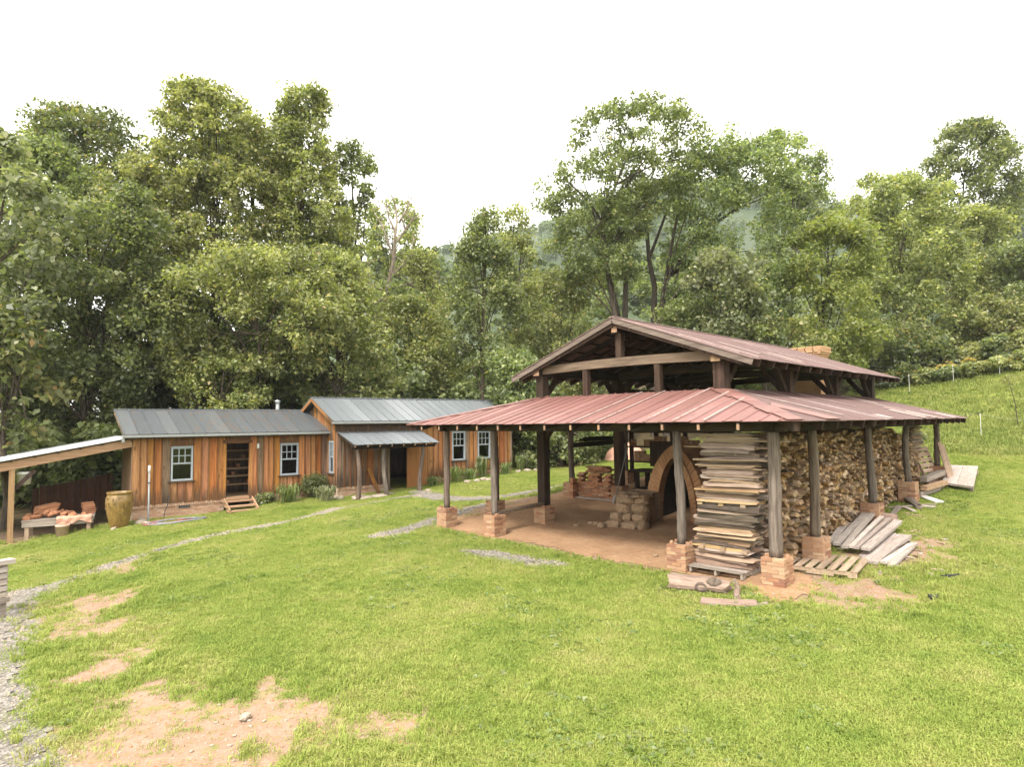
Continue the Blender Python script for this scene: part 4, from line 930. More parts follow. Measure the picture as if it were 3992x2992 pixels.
def bucket(x, y, z, label, mat, r=.15, h=.36, fill=None):
    b = thing('bucket', label, 'bucket', (x, y, z)); O('pail', MB().lathe([(0, 0), (r*.85, 0), (r, h*.8), (r*1.05, h*.8), (r*1.06, h), (r*.97, h), (r*.92, h*.3), (0, h*.25)], 20).mesh('pail', mat, True), b)
    O('handle', MB().tube([(r*1.05*math.cos(a), -.03*math.sin(a), h*.85+.16*math.sin(a)) for a in np.linspace(0, math.pi, 12)], .006, 5).mesh('handle', 'dark_plastic'), b)
    if fill: O('contents', MB().lathe([(0, h*.95), (r*.5, h*.98), (r*.9, h*.8)], 12).mesh('contents', fill), b)
    return b
g = G(242*1, 2090); bucket(g[0], g[1], g[2], 'pinkish plastic bucket full of clay standing before the work table', 'bucket_plastic', .19, .36, 'clay')
p = Lw(OL, -2.95, .25, 0); bucket(p[0], p[1], 1.18, 'white pail hanging high on the lean-to post', 'white_plastic', .2, .4)
sc_ = Lw(OL, -2.3, 2.6, 0)
g = G(463, 2058)
jar = MB().lathe([(0, 0), (.24, 0), (.25, .02), (.29, .18), (.35, .42), (.385, .68), (.40, .85), (.39, .97), (.355, 1.06), (.345, 1.09), (.37, 1.12), (.385, 1.15), (.37, 1.17), (.33, 1.16), (.32, 1.10), (.34, .95), (.2, .3), (0, .28)], 40)
rr = random.Random(4)
for k in range(46):                                        # raised swirls round the shoulder
    a = rr.uniform(0, 6.28); z = rr.uniform(.66, .98); r = np.interp(z, [.42, .68, .85, .97], [.35, .385, .40, .39])+.002
    c0 = rr.uniform(0, 6.28); jar.tube([((r+.004)*math.cos(a+q*.16*math.cos(c0+q*2.5)), (r+.004)*math.sin(a+q*.16*math.cos(c0+q*2.5)), z+q*.10*math.sin(c0+q*2.5)) for q in np.linspace(.15, 1, 6)], .009, 5)
tag(O('glazed_jar', jar.mesh('glazed_jar', 'ash_glaze', True), None, (g[0], g[1], Hz(g[0], g[1])-.01)), 'huge ochre glazed clay jar with swirl relief at the cabin corner', 'jar')
# standpipe, hydrant, hose, stones
p = G(578, 2036); sp = thing('standpipe', 'tall thin grey pipe marker with white capped head before the cabin', 'pipe', (p[0], p[1], p[2]-.05))
O('pipe', MB().lathe([(.03, 0), (.03, 1.75), (0, 1.75)], 10).mesh('pipe', 'gutter_grey', True), sp); O('cap', MB().lathe([(.04, 1.75), (.045, 1.76), (.045, 1.95), (0, 1.98)], 10).mesh('cap', 'white_plastic', True), sp)
O('collar', MB().lathe([(.0, 1.38), (.07, 1.38), (.07, 1.4), (0, 1.4)], 8).mesh('collar', 'dark_plastic'), sp)
p = G(655, 2018); hy = thing('yard_hydrant', 'slim grey yard tap with dark handle below the left cabin window', 'tap', (p[0], p[1], p[2]-.05))
O('pipe', MB().lathe([(.025, 0), (.025, .95), (0, .95)], 8).mesh('pipe', 'gutter_grey', True), hy)
O('tap_head', MB().box((-.04, -.05, .92), (.04, .05, 1.06)).tube([(0, 0, 1.06), (0, .02, 1.16), (.03, .1, 1.3)], .015, 6).tube([(0, -.05, .98), (0, -.11, .97), (0, -.13, .9)], .018, 6).mesh('tap_head', 'hose_grey'), hy)
O('hose_tail', MB().tube([(0, -.13, .9), (-.05, -.2, .6), (-.16, -.2, .3), (-.22, -.28, .07)], .014, 6).mesh('hose_tail', 'dark_plastic'), hy)
c = G(650, 2040)
for nm, mat, lab, r0, off in (('hose_coil', 'hose_red', 'dull red garden hose coiled on the grass by the yard tap', .33, (0, 0)), ('hose_coil', 'hose_grey', 'grey garden hose looped loosely on the grass beside the red one', .42, (.28, -.1))):
    pts = []
    for q in np.linspace(0, 6*math.pi*1.3, 90):
        r = r0*(1+.22*math.sin(q*.77))+.012*q; x = c[0]+off[0]+r*math.cos(q)*1.35+.1*math.sin(q*.31); y = c[1]+off[1]+r*.6*math.sin(q); pts.append((x, y, Hz(x, y)+.03+.02*abs(math.sin(q*1.3))))
    tag(O(nm, MB().tube(pts, .017, 6).mesh(nm, mat, True)), lab, 'hose')
for i, (u, v_, s_) in enumerate(((546, 2046, .22), (560, 2042, .2), (571, 2048, .18), (552, 2034, .17), (443, 2068, .14))):
    p = G(u, v_); tag(O('field_stone', rocksP[i], None, (p[0], p[1], p[2]+s_*.25), (0, .1, i), (s_*1.3, s_, s_*.8)), 'pale stone of the small heap by the grey pipe and jar', 'stone', 'stones heaped by the pipe')
for i, (x, y, s_) in enumerate(((660, 1062, .2), (672, 1068, .26), (700, 1075, .3), (722, 1078, .28), (735, 1079, .3), (925, 1062, .2), (1010, 1043, .24), (1030, 1041, .28), (1045, 1038, .3), (1056, 1039, .25), (1120, 1021, .26), (1140, 1019, .3), (1160, 1018, .28))):
    p = G(x*D2S, y*D2S); o_ = O('edging_stone', rocksP[i % 7], None, (p[0], p[1], p[2]+.03), (0, .1, i), (s_*1.2, s_, s_*.6)); tag(o_, 'pale edging stone along the flower bed in front of the cabins', 'stone', 'edging stones of the flower beds')
# broken slatted frame at the left edge of the view
g = G(6, 2410); sf = thing('slatted_bin', 'weathered slatted wooden bin on legs at the left edge of the lawn', 'bin', (g[0], g[1], g[2]), .35)
for x, y in ((0, 0), (-1.1, 0), (0, .7), (-1.1, .7)): boxO('leg', (x-.045, y-.045, -.05), (x+.045, y+.045, .98), 'grey_pallet', sf)
for k in range(5): boxO('slat', (-1.18, -.075, .38+k*.115), (.03, -.048, .38+k*.115+.085), 'pale_plank', sf)
for k in range(5): boxO('slat', (.048, -.02, .38+k*.115), (.075, .72, .38+k*.115+.085), 'pale_plank', sf)
boxO('top_rail', (-1.3, -.09, .98), (.16, .12, 1.06), 'pale_plank', sf); boxO('bottom_rail', (-1.2, -.095, .28), (.08, -.05, .37), 'grey_pallet', sf)

# fallen leaves lying on the low cabin roof
lm = MB(); rr = random.Random(9)
for _ in range(230):
    u = rr.uniform(-.2, 6.9) if rr.random() < .5 else rr.gauss(3.1, .5)+rr.choice((0, 1.9)); v_ = rr.uniform(-.25, 2.1); z = 2.70+(v_+.3)*.366+.03; s_ = rr.uniform(.02, .05); g_ = rr.random()*6.28
    if not -.3 < u < 7: continue
    q = [(u+s_*math.cos(g_+k_*1.57)*(1 if k_ % 2 else .6), v_+s_*math.sin(g_+k_*1.57)*(1 if k_ % 2 else .6)) for k_ in range(4)]; lm.add([(x, y, z+(y-v_)*.366+rr.uniform(0, .01)) for x, y in q], [(0, 1, 2, 3)])
plain('dry_leaf', (.30, .15, .06), .9, .1); fl = O('fallen_leaves', lm.mesh('fallen_leaves', 'dry_leaf'), None, Lw(OL, 0, 0, 0), (0, 0, PSI)); fl['kind'] = 'stuff'
# ---------------------------------------------------------------- stacked slabs and firewood
def slab_mesh(L, w_, t_, seed, mat):
    SLABT.append(t_)
    """sawn slab along Y with a rounded barky edge and a slight warp"""
    rr = random.Random(seed); mb = MB(); n = 7; bow = rr.uniform(-.018, .018); prof = []
    k = rr.choice((0, 1, 1)); vs = []
    for i in range(n+1):
        y = -L/2+L*i/n; wz = bow*math.sin(math.pi*i/n)+rr.uniform(-.004, .004); ww = w_*(1+rr.uniform(-.06, .06))
        tp = t_*(.55 if i in (0, n) and rr.random() < .5 else 1)
        if k: sec = [(-ww/2, 0), (ww/2, 0), (ww/2*.92, tp*.55), (ww/2*.5, tp), (-ww/2*.5, tp), (-ww/2*.92, tp*.55)]
        else: sec = [(-ww/2, 0), (ww/2, 0), (ww/2, tp*.5), (ww/2, tp), (-ww/2, tp), (-ww/2, tp*.5)]
        vs += [(x, y+(rr.uniform(-.03, .03) if i in (0, n) else 0), z+wz) for x, z in sec]
    fs = [(i*6+j, i*6+(j+1) % 6, (i+1)*6+(j+1) % 6, (i+1)*6+j) for i in range(n) for j in range(6)]
    fs += [(5, 4, 3, 2, 1, 0), tuple(n*6+j for j in range(6))]
    return mb.add(vs, fs).mesh('wood_slab', mat)
SLABT = []
SLABS = [slab_mesh(random.uniform(1.0, 1.28), random.uniform(.18, .32), random.uniform(.034, .088), i, ('slab_wood', 'slab_wood', 'bark', 'slab_wood', 'slab_wood', 'slab_yellow', 'slab_wood', 'bark')[i % 8]) for i in range(22)]
z0s = Hf(.4, 1.1)
def pallet(label, cx, cy, z, rz, mat, L=1.15, W=1.0, nb=7, rx=0, ry=0, notch=True, group=None):
    """top boards run along local X, three notched stringers along local Y"""
    p = thing('pallet', label, 'pallet', (cx, cy, z), rz, group); p.rotation_euler = (rx, ry, rz)
    for sx in (-L/2+.03, 0, L/2-.03):
        mb = MB()
        for a, b, lo in ((-W/2, -W/2+.15, 0), (-W/2+.15, -W/2+.38, .04), (-W/2+.38, W/2-.38, 0), (W/2-.38, W/2-.15, .04), (W/2-.15, W/2, 0)): mb.box((-.02, a, lo), (.02, b, .1))
        O('stringer', mb.mesh('stringer', mat), p, (sx, 0, .0))
    for k in range(nb):
        y = -W/2+.05+(W-.1)*k/(nb-1); boxO('deck_board', (-L/2, y-.06, .1), (L/2, y+.06, .122), mat, p, .004)
    return p
pl = pallet('grey wooden pallet under the tall slab stack at the shed corner', .46, 1.12, z0s-.01, math.pi/2, 'grey_pallet', 1.1, 1.25, 8)
z = z0s+.125; i = 0; rows = []
while z < 2.66:
    q = random.randrange(22); t_ = SLABT[q]
    xf = .06+.02*math.sin(z*3)+random.uniform(-.03, .03)+max(0, z-2.0)*.02
    for r in range(3):
        y = 1.14-.25*min(1, max(0, (z-.35)/1.3))+random.uniform(-.1, .1)
        rows.append((xf+.13+r*.25+random.uniform(-.02, .02), y, z+random.uniform(-.004, .004), SLABS[q] if r == 0 else SLABS[random.choice([m_ for m_ in range(22) if abs(SLABT[m_]-t_) < .02])], r))
    z += t_*.9
for x, y, zz, me, r in rows:
    tag(O('wood_slab', me, None, (x, y, zz), (random.uniform(-.02, .02), random.uniform(-.08, .08), random.uniform(-.07, .07))),
        'rough sawn wood slab in the %s of the tall stack on the grey pallet' % ('lower third' if zz < .95 else 'middle third' if zz < 1.8 else 'upper third'), 'wood slab', 'slabs in the %s of the corner stack' % ('lower third' if zz < .95 else 'middle third' if zz < 1.8 else 'upper third'))
for zz in (.42, 1.28):
    for y in (.62, 1.06, 1.5): tag(boxO('wood_block', (.02, y-.05, z0s+zz), (.16, y+.05, z0s+zz+.07), 'slab_yellow'), 'small cut block wedged between slabs in the tall corner stack', 'wood block', 'blocks between the stacked slabs')
for zz, y0, y1, x in ((2.55, -.2, 1.5, .12), (2.2, -.15, 1.62, .06), (1.62, .3, 1.6, .04), (2.42, .1, 1.9, .2)):
    beamO_ = O('yellow_plank', MB().beam((0, 0, 0), (0, y1-y0, random.uniform(-.05, .06)), .2, .03).mesh('yellow_plank', 'slab_yellow'), None, (x+.05, y0, zz))
    tag(beamO_, 'long fresh yellow plank jutting out of the upper corner stack', 'plank', 'yellow planks in the upper corner stack')
# firewood wall along the right side, split ends towards -Y
def split_piece(seed, L=.5):
    rr = random.Random(seed); k = rr.choice((3, 4, 4, 5)); w_, h_ = .5, .5; a0 = rr.random()*6.28
    if rr.random() < .45: sec = [(-.5, -.32+rr.uniform(-.1, .1)), (.5, -.3+rr.uniform(-.1, .1)), (.46, .22+rr.uniform(-.15, .2)), (.0, .45), (-.46, .25+rr.uniform(-.2, .15))]
    else: sec = [(.55*math.cos(a0+2*math.pi*j/k+rr.uniform(-.3, .3)), .5*math.sin(a0+2*math.pi*j/k+rr.uniform(-.3, .3))) for j in range(k)]
    k = len(sec); tw = rr.uniform(-.15, .15); mb = MB()
    vs = [(x, rr.uniform(-.03, .03), z) for x, z in sec]+[(x*(1+tw), L, z*(1-tw)) for x, z in sec]
    return mb.add(vs, [tuple(range(k)), tuple(reversed(range(k, 2*k)))]+[(j, k+j, k+(j+1) % k, (j+1) % k) for j in range(k)])
SP = [split_piece(i) for i in range(26)]; SPM = [m_.mesh('split_log', 'firewood') for m_ in SP]
cells = []
x = 1.0
def woodtop(x): return 2.66 if x < 8.9 else 2.66-(x-8.9)*.22
zrow = 0.0
r_ = 0
while zrow < 2.75:
    hh = random.uniform(.052, .085); x = .95+random.uniform(0, .05)
    while x < 11.2:
        ww = random.uniform(.09, .21); zb = Hf(x, .4)+.1+zrow+.03*math.sin(x*1.7+zrow*2)*min(1, zrow*2)
        if zb < woodtop(x): cells.append((x+ww/2, zb, ww, hh))
        x += ww*.93
    zrow += hh*.9
def camd(c): return (c[0]-CAM[0])**2+(.4-CAM[1])**2
cells.sort(key=camd)
jm = MB()
for k, (x, zb, ww, hh) in enumerate(cells):
    y = .34+random.uniform(-.13, .13)+.05*math.sin(x*2.3)+(.12 if zb > 1.9 else 0); i = random.randrange(26); rz = random.uniform(-.12, .12); sx, sz = ww*1.2, hh*1.32; ry = random.gauss(0, .16)
    if k < 300:
        tag(O('split_log', SPM[i], None, (x, y, zb), (random.uniform(-.05, .05), ry, rz), (sx, 1, sz)), ('split firewood log high up at the near end of the long firewood wall' if zb > 1.75 else 'split firewood log at mid height near the front of the long firewood wall' if zb > .95 else 'split firewood log in the bottom layers at the near end of the firewood wall'), 'firewood', 'split logs %s in the firewood wall' % ('high' if zb > 1.75 else 'midway' if zb > .95 else 'low'))
    else:
        R = Matrix.Translation((x, y, zb))@Matrix.Rotation(rz, 4, 'Z')@Matrix.Rotation(ry, 4, 'Y')@Matrix.Diagonal((sx, 1, sz, 1))
        jm.add([tuple(R@Vector(v)) for v in SP[i].v], SP[i].f)
x = 1.0
while x < 11.1:                                            # the wood behind the visible ends
    jm.box((x, .62, Hf(x, .5)), (x+.32, 1.6, woodtop(x)-.05), .02); x += .3
fw = O('firewood_wall', jm.mesh('firewood_wall', 'firewood')); fw['kind'] = 'stuff'
for k in range(26):                                       # flat slabs stacked at the far end
    x = 10.9+random.uniform(-.1, .1); zz = 1.95+k*.031
    tag(O('grey_slab', SLABS[k % 15], None, (x+.25, .4, zz), (0, 0, math.pi/2+random.uniform(-.08, .08)), (.8, .95, .55)), 'thin dark slab in the stack at the far end of the firewood wall', 'wood slab', 'thin slabs at the far end of the firewood')
# pallets, planks and scraps lying outside
def gp(x, y): p = G(x*D2S, y*D2S); return Vector((p[0], p[1], Hz(p[0], p[1])))
c4 = [G(*q) for q in ((3080, 2220), (3319, 2283), (3386, 2195), (3139, 2148))]
cc = sum(c4)/4; ax = (c4[3]-c4[0])+(c4[2]-c4[1]); rz = math.atan2(ax[1], ax[0])
lw = (np.linalg.norm(c4[3]-c4[0])+np.linalg.norm(c4[2]-c4[1]))/2; wwid = (np.linalg.norm(c4[1]-c4[0])+np.linalg.norm(c4[2]-c4[3]))/2
pallet('brown seven-board pallet lying flat on the grass beside the front corner pier', cc[0], cc[1], Hz(cc[0], cc[1])-.015, rz, 'pallet_wood', lw*.95, wwid*.95, 7, notch=True)
def plank(a, b, w_, t_, za, zb, label, mat='pale_plank', group=None, name='plank'):
    A = gp(*a); B = gp(*b); d = (B-A); L = math.hypot(d.x, d.y); n = 6; mb = MB(); rr = random.uniform(-.02, .02)
    za += A.z; zb += B.z; k = 0; vs = []
    for i in range(n+1):
        f = i/n; x = f*L; z = (zb-za)*f+rr*math.sin(f*3.14); q = w_/2*(1+random.uniform(-.05, .05))
        vs += [(x, -q, z), (x, q, z), (x, q, z+t_), (x, -q, z+t_)]
    fs = [(i*4+j, i*4+(j+1) % 4, i*4+4+(j+1) % 4, i*4+4+j) for i in range(n) for j in range(4)]+[(3, 2, 1, 0), (n*4, n*4+1, n*4+2, n*4+3)]
    o_ = O(name, mb.add(vs, [tuple(reversed(f)) for f in fs]).mesh(name, mat), None, (A.x, A.y, za), (random.uniform(-.06, .06), 0, math.atan2(d.y, d.x)))
    return tag(o_, label, 'plank', group)
plank((1797, 1182), (1840, 1134), .15, .045, .08, .2, 'weathered plank leaning lowest at the left edge of the loose plank pile')
plank((1808, 1190), (1878, 1132), .15, .05, .1, .26, 'pale plank on top of the left side of the loose plank pile')
plank((1826, 1199), (1893, 1131), .13, .045, .12, .28, 'pale plank third from the left on the loose plank pile')
plank((1840, 1201), (1906, 1142), .095, .045, .14, .24, 'narrow pale plank in the middle of the loose plank pile')
plank((1851, 1203), (1922, 1146), .095, .05, .14, .24, 'narrow pale plank right of the middle of the loose plank pile')
plank((1870, 1206), (1940, 1150), .17, .055, .14, .22, 'widest grey plank on the right slope of the loose plank pile')
plank((1885, 1222), (1958, 1172), .2, .06, .02, .1, 'cracked pale slab at the right foot of the loose plank pile')
plank((1908, 1225), (1970, 1190), .12, .05, .05, .1, 'loose board lying on top just right of the plank pile')
plank((1925, 1228), (1976, 1182), .13, .05, .01, .04, 'outermost pale board on the grass right of the plank pile')
for i in range(7):
    a = (1862+i*6, 1208+i*2+random.uniform(-3, 3)); b = (a[0]+random.uniform(40, 56), a[1]-random.uniform(40, 56))
    plank(a, b, .12, .045, -.01+.01*(i % 3), .05, 'grey underlying board in the bottom of the loose plank pile', group='boards under the plank pile')
for i in range(14):
    a = (1810+random.uniform(0, 90), 1180+random.uniform(0, 12)); b = (a[0]+random.uniform(30, 50), a[1]-random.uniform(26, 42))
    plank(a, b, .13, .05, random.uniform(0, .06), random.uniform(.06, .14), 'half hidden plank lying under the top planks of the loose pile', 'grey_pallet', 'planks buried in the loose pile')
def log(a, b, r0, r1, label, mat, name='log', cat='log', sq=1.0, z=0):
    A = gp(*a); B = gp(*b); dv = B-A; L = math.hypot(dv.x, dv.y); n = 14; k = 14; mb = MB(); ph = [random.random()*6 for _ in range(4)]
    for i in range(n+1):
        f = i/n; r = (r0+(r1-r0)*f)*(1+.07*math.sin(f*9+ph[0])); cz = dv.z*f+r*.8*sq+z; cy = .03*math.sin(f*5+ph[1])
        for j_ in range(k):
            g_ = 2*math.pi*j_/k; q = r*(1+.10*math.sin(3*g_+ph[2]+f*1.5)+.06*math.sin(7*g_+ph[3])+random.uniform(-.04, .04)); x = L*f+(random.uniform(-.05, .05)*r/.1 if i in (0, n) else 0)
            mb.v.append((x, cy+q*math.cos(g_), cz+q*math.sin(g_)*sq))
    for i in range(n):
        for j_ in range(k): mb.f.append((i*k+j_, (i+1)*k+j_, (i+1)*k+(j_+1) % k, i*k+(j_+1) % k))
    mb.f += [tuple(range(k)), tuple(reversed(range(n*k, n*k+k)))]
    o_ = O(name, mb.mesh(name, mat), None, A, (0, 0, math.atan2(dv.y, dv.x))); return tag(o_, label, cat)
wood('driftwood', [(.3, (.07, .045, .034)), (.45, (.19, .13, .10)), (.6, (.27, .195, .155)), (.78, (.34, .26, .215))], 'x', .3, grain=1.6, bump=1.0)
lg = log((1446, 1268), (1572, 1283), .15, .16, 'fat weathered log with hollow knots lying before the slab stack', 'driftwood', sq=.8)
A = gp(1446, 1268); B = gp(1572, 1283); LL = (B-A).length
for f, dz, dy, rx in ((.80, .22, -.10, .7), (.60, .10, -.145, 1.35)): O('knot_hollow', MB().lathe([(.0, -.02), (.035, -.012), (.06, .012), (.085, .016), (.11, -.02)], 10).mesh('knot_hollow', 'bark', True), lg, (LL*f, dy, dz), (rx, 0, 0), (1.25, .8, 1))
log((1452, 1252), (1560, 1264), .05, .04, 'thin split rail lying behind the fat weathered log', 'driftwood', 'rail', 'rail', z=.05)
log((1586, 1262), (1598, 1297), .055, .05, 'short round stick beside the end of the fat log', 'driftwood', 'stick', 'stick')
plank((1514, 1301), (1635, 1308), .3, .03, .02, .02, 'flat pale pointed board on the grass below the fat log', 'driftwood', name='board')
plank((1600, 1310), (1658, 1306), .07, .025, .015, .015, 'thin sliver of board just right of the pointed board', name='board')
log((1912, 1060), (1985, 1100), .11, .09, 'grey crooked log lying between the right side piers', 'grey_log')
log((1845, 1134), (1937, 1136), .13, .12, 'pale log lying behind the top of the loose plank pile', 'driftwood', z=.06)
plank((1918, 1100), (2022, 1092), .07, .04, .02, .02, 'long thin grey pole board on the grass past the third pier', 'grey_pallet')
plank((1926, 1118), (1943, 1098), .12, .05, .02, .03, 'short grey block on the grass right of the third pier', 'grey_pallet')
plank((1950, 1098), (1975, 1108), .1, .03, .02, .02, 'short board angled on the grass beyond the grey block', 'grey_pallet')
plank((1958, 1112), (1990, 1118), .08, .03, .015, .015, 'brown sliver of board on the grass near the thin pole', 'pallet_wood')
plank((1910, 1100), (1900, 1068), .12, .03, .02, .42, 'upright brown offcut leaning beside the third pier', 'pallet_wood')
plank((1993, 1075), (2030, 1088), .22, .03, .02, .02, 'larger white board scrap on the grass near the far pier', 'white_paint', name='board_scrap')
plank((1990, 1094), (2018, 1098), .2, .03, .02, .02, 'smaller white board scrap below the larger one', 'pale_plank', name='board_scrap')
for i in range(46):
    x = random.gauss(1945, 45); y = random.gauss(1200, 28); p = gp(min(max(x, 1830), 2060), min(max(y, 1150), 1262))
    L = random.uniform(.06, .24); tag(O('wood_chip', MB().box((-L/2, -.02, 0), (L/2, .02, .018), .008).mesh('wood_chip', random.choice(('pale_plank', 'pallet_wood', 'driftwood'))), None, p+Vector((0, 0, .012)), (0, random.uniform(-.1, .1), random.random()*3)), 'splintered wood scrap littering the grass around the plank pile', 'wood scrap', 'wood scraps round the plank pile')
# leaning pallet, beams and the tilted lid at the far corner
pp = pallet('tan slatted pallet standing tilted against the far corner post', 0, 0, 0, 0, 'pallet_wood', .82, 1.12, 7)
fh = Vector((FW[0], FW[1], 0)).normalized(); ex = (Vector(RT)*.85+fh*.5+Vector((0, 0, .03))).normalized(); ey = (Vector((0, 0, .88))-Vector(RT)*.46+fh*.12); ey = (ey-ex*ey.dot(ex)).normalized(); ez = ex.cross(ey)
pc_ = Vector(at(3603, 1818, 20.0)); pp.rotation_euler = Matrix((ex, ey, ez)).transposed().to_euler(); pp.location = pc_
for i in range(4):
    a = Vector((11.7+.12*i, -.38-.02*i, Hf(11.7, -.4))); tag(O('batten_board', MB().beam((0, 0, 0), (.35, .35, 1.35-.06*i), .07, .03).mesh('batten_board', 'pallet_wood'), None, a), 'thin tan board leaning beside the tilted pallet', 'board', 'thin boards leaning by the tilted pallet')
tag(beamO('timber_beam', (10.0, -.06, 1.17), (12.4, -.2, 1.30), .18, .14, 'grey_pallet'), 'grey squared beam laid past the far piers, topmost of the short stack', 'beam')
tag(beamO('timber_beam', (9.3, -.22, .98), (10.9, -.40, 1.04), .16, .12, 'slab_yellow'), 'yellowish squared beam lying below the grey beam near the far pier', 'beam')
for i in range(3): tag(beamO('timber_beam', (9.2+.5*i, -.1, .82+.03*i), (10.6+.3*i, -.28, .88+.03*i), .14, .12, 'grey_pallet'), 'lower grey beam under the yellowish one by the far pier', 'beam', 'lower beams by the far pier')
c4 = [G(*q) for q in ((3673, 1902), (3796, 1925), (3815, 1850), (3700, 1842))]; cc = sum(c4)/4
ld = thing('wooden_platform', 'pale square wooden platform tilted on supports on the grass beyond the shed', 'platform', (cc[0], cc[1], Hf(cc[0], cc[1])))
q = [Vector(p)-Vector((cc[0], cc[1], Hf(cc[0], cc[1]))) for p in c4]; hts = (.10, .13, .2, .18)
for f0, f1 in ((0, .495), (.505, 1)):
    P = [q[0].lerp(q[1], f0), q[0].lerp(q[1], f1), q[3].lerp(q[2], f1), q[3].lerp(q[2], f0)]; hz = [hts[0]+(hts[1]-hts[0])*f0, hts[0]+(hts[1]-hts[0])*f1, hts[3]+(hts[2]-hts[3])*f1, hts[3]+(hts[2]-hts[3])*f0]
    O('deck_panel', MB().add([(p.x, p.y, p.z+h) for p, h in zip(P, hz)]+[(p.x, p.y, p.z+h+.06) for p, h in zip(P, hz)], [(0, 3, 2, 1), (4, 5, 6, 7), (0, 1, 5, 4), (1, 2, 6, 5), (2, 3, 7, 6), (3, 0, 4, 7)]).mesh('deck_panel', 'pale_plank'), ld)
for p, h in zip(q, hts): boxO('foot', (p.x*.85-.05, p.y*.85-.05, p.z*.85-.12), (p.x*.85+.05, p.y*.85+.05, p.z*.85+h), 'grey_pallet', ld)
for u_, v_, s_, lab in ((2052, 1249, .16, 'bent black tool lying on the grass right of the plank pile'), (2015, 1296, .09, 'small black scrap lying alone on the open grass')):
    p = gp(u_, v_); mb = MB().beam((-s_*.1, 0, .03), (s_, .02, .06), .03, .025).beam((-s_*.9, .0, .03), (-s_*.1, -.01, .04), .02, .02).box((-.05, -.05, .0), (.06, .05, .06), .01)
    tag(O('black_scrap', mb.mesh('black_scrap', 'black_rag'), None, p, (0, 0, -.9)), lab, 'scrap')
for u_, v_, s_, lab in ((530, 1556, .105, 'pale pinkish stone on the bare earth patch in the foreground'), (1415, 1205, .12, 'brown bark scrap on the dirt before the kiln')):
    p = gp(u_, v_); tag(O('loose_stone' if s_ < .11 else 'bark_scrap', (rocksP if s_ < .11 else rocks)[2], None, p+Vector((0, 0, .03)), (0, .1, .6), (s_*1.4, s_, s_*.7)), lab, 'stone' if s_ < .11 else 'bark')
for i in range(60):
    x, y = (random.gauss(430, 130), random.gauss(1580, 45)) if i < 40 else (random.gauss(1700, 60), random.gauss(1285, 15))
    p = gp(max(60, x), min(1650, max(1240, y))); s_ = random.uniform(.012, .038)
    tag(O('pebble', rocksP[i % 7], None, p+Vector((0, 0, s_*.2)), (0, 0, i), (s_*1.3, s_, s_*.7)), 'small pale pebble scattered on bare earth', 'pebble', 'pebbles on the bare earth')
# ---------------------------------------------------------------- inside the shed
bz = Hf(5.7, 8.4)
bp = thing('low_pallet', 'low grey board base under the red block stack', 'pallet', (5.8, 8.45, bz), .02)
boxO('base_board', (-.35, -.85, -.04), (.55, .85, .02), 'grey_pallet', bp); boxO('base_board', (-.5, -1.2, -.04), (-.36, .7, .03), 'grey_pallet', bp)
bl = [MB().box((-.06, -.11, -.035), (.06, .11, .035), .006).mesh('fire_block', 'red_block') for _ in range(3)]
for c in range(14):
    for k in range(6):
        y = 7.82+k*.225+(.09 if c % 2 else 0); z = bz+.055+c*.0725
        if c > 6 and k in (1, 4) and c < 11: continue
        if c > 10 and k not in (1, 2, 3, 4): continue
        for dx in (0, .14): tag(O('fire_block', random.choice(bl), None, (5.55+dx+random.uniform(-.012, .012)+(.25 if c > 10 else 0), y+random.uniform(-.01, .01), z), (0, 0, random.uniform(-.05, .05))), ('reddish brick in the solid lower courses of the loose block stack' if c < 7 else 'reddish brick in the gappy upper courses of the loose block stack'), 'brick', 'bricks in the lower block stack' if c < 7 else 'bricks in the upper block stack')
for c in range(9): tag(O('fire_block', bl[0], None, (5.3, 9.12, Hf(5.3, 9.1)+.04+c*.0725), (0, 0, math.pi/2)), 'reddish brick in the slim side pile left of the loose block stack', 'brick', 'bricks in the slim side pile')
wb = thing('work_bench', 'dark plank work bench behind the kiln arch inside the shed', 'bench', (6.4, 6.55, Hf(6.4, 6.5)))
for a in (-.55, .55):
    for b in (-.3, .3): boxO('leg', (b-.06, a-.06, -.05), (b+.06, a+.06, .86), 'dark_timber', wb)
boxO('bench_top', (-.42, -.8, .86), (.42, .8, .93), 'dark_timber_y', wb); boxO('shelf', (-.36, -.7, .3), (.36, .7, .34), 'dark_timber_y', wb)
rk = thing('storage_rack', 'dark timber rack stacked with kiln bricks at the back of the shed', 'rack', (9.0, 7.6, Hf(9, 7.6)))
for a in (-1.7, -.6, .6, 1.7): boxO('upright', (-.06, a-.06, -.05), (.06, a+.06, 2.05), 'dark_timber', rk)
for z in (.75, 1.3, 1.85): boxO('shelf', (-.3, -1.8, z), (.3, 1.8, z+.05), 'dark_timber_y', rk)
b2 = [MB().box((-.1, -.032, -.06), (.1, .032, .06), .003).mesh('stored_brick', 'pier_brick') for _ in range(2)]
for s_, z in enumerate((.80, 1.35, 1.90)):
    for k in range(44):
        y = 7.6-1.6+k*.073
        if (int(k/6)+s_) % 3 == 1: continue
        for lv in range(2 if (k//6) % 2 else 3): tag(O('stored_brick', b2[k % 2], None, (9.0-.15, y, Hf(9, 7.6)+z+.065+lv*.125), (0, 0, random.uniform(-.04, .04))), 'small dark brick standing in rows on the %s shelf of the storage rack' % ('lowest', 'middle', 'top')[s_], 'brick', 'bricks on the %s rack shelf' % ('lowest', 'middle', 'top')[s_])
boxR = thing('leaning_board', 'large dark board leaning behind the work bench', 'board', (7.2, 6.9, Hf(7.2, 6.9)))
boxO('board', (-.02, -.4, .9), (.03, .4, 1.75), 'dark_timber', boxR)
p0 = Vector((5.2, 7.35, Hf(5.2, 7.4))); sv = thing('shovel', 'long thin shovel leaning against the block stack', 'shovel', p0)
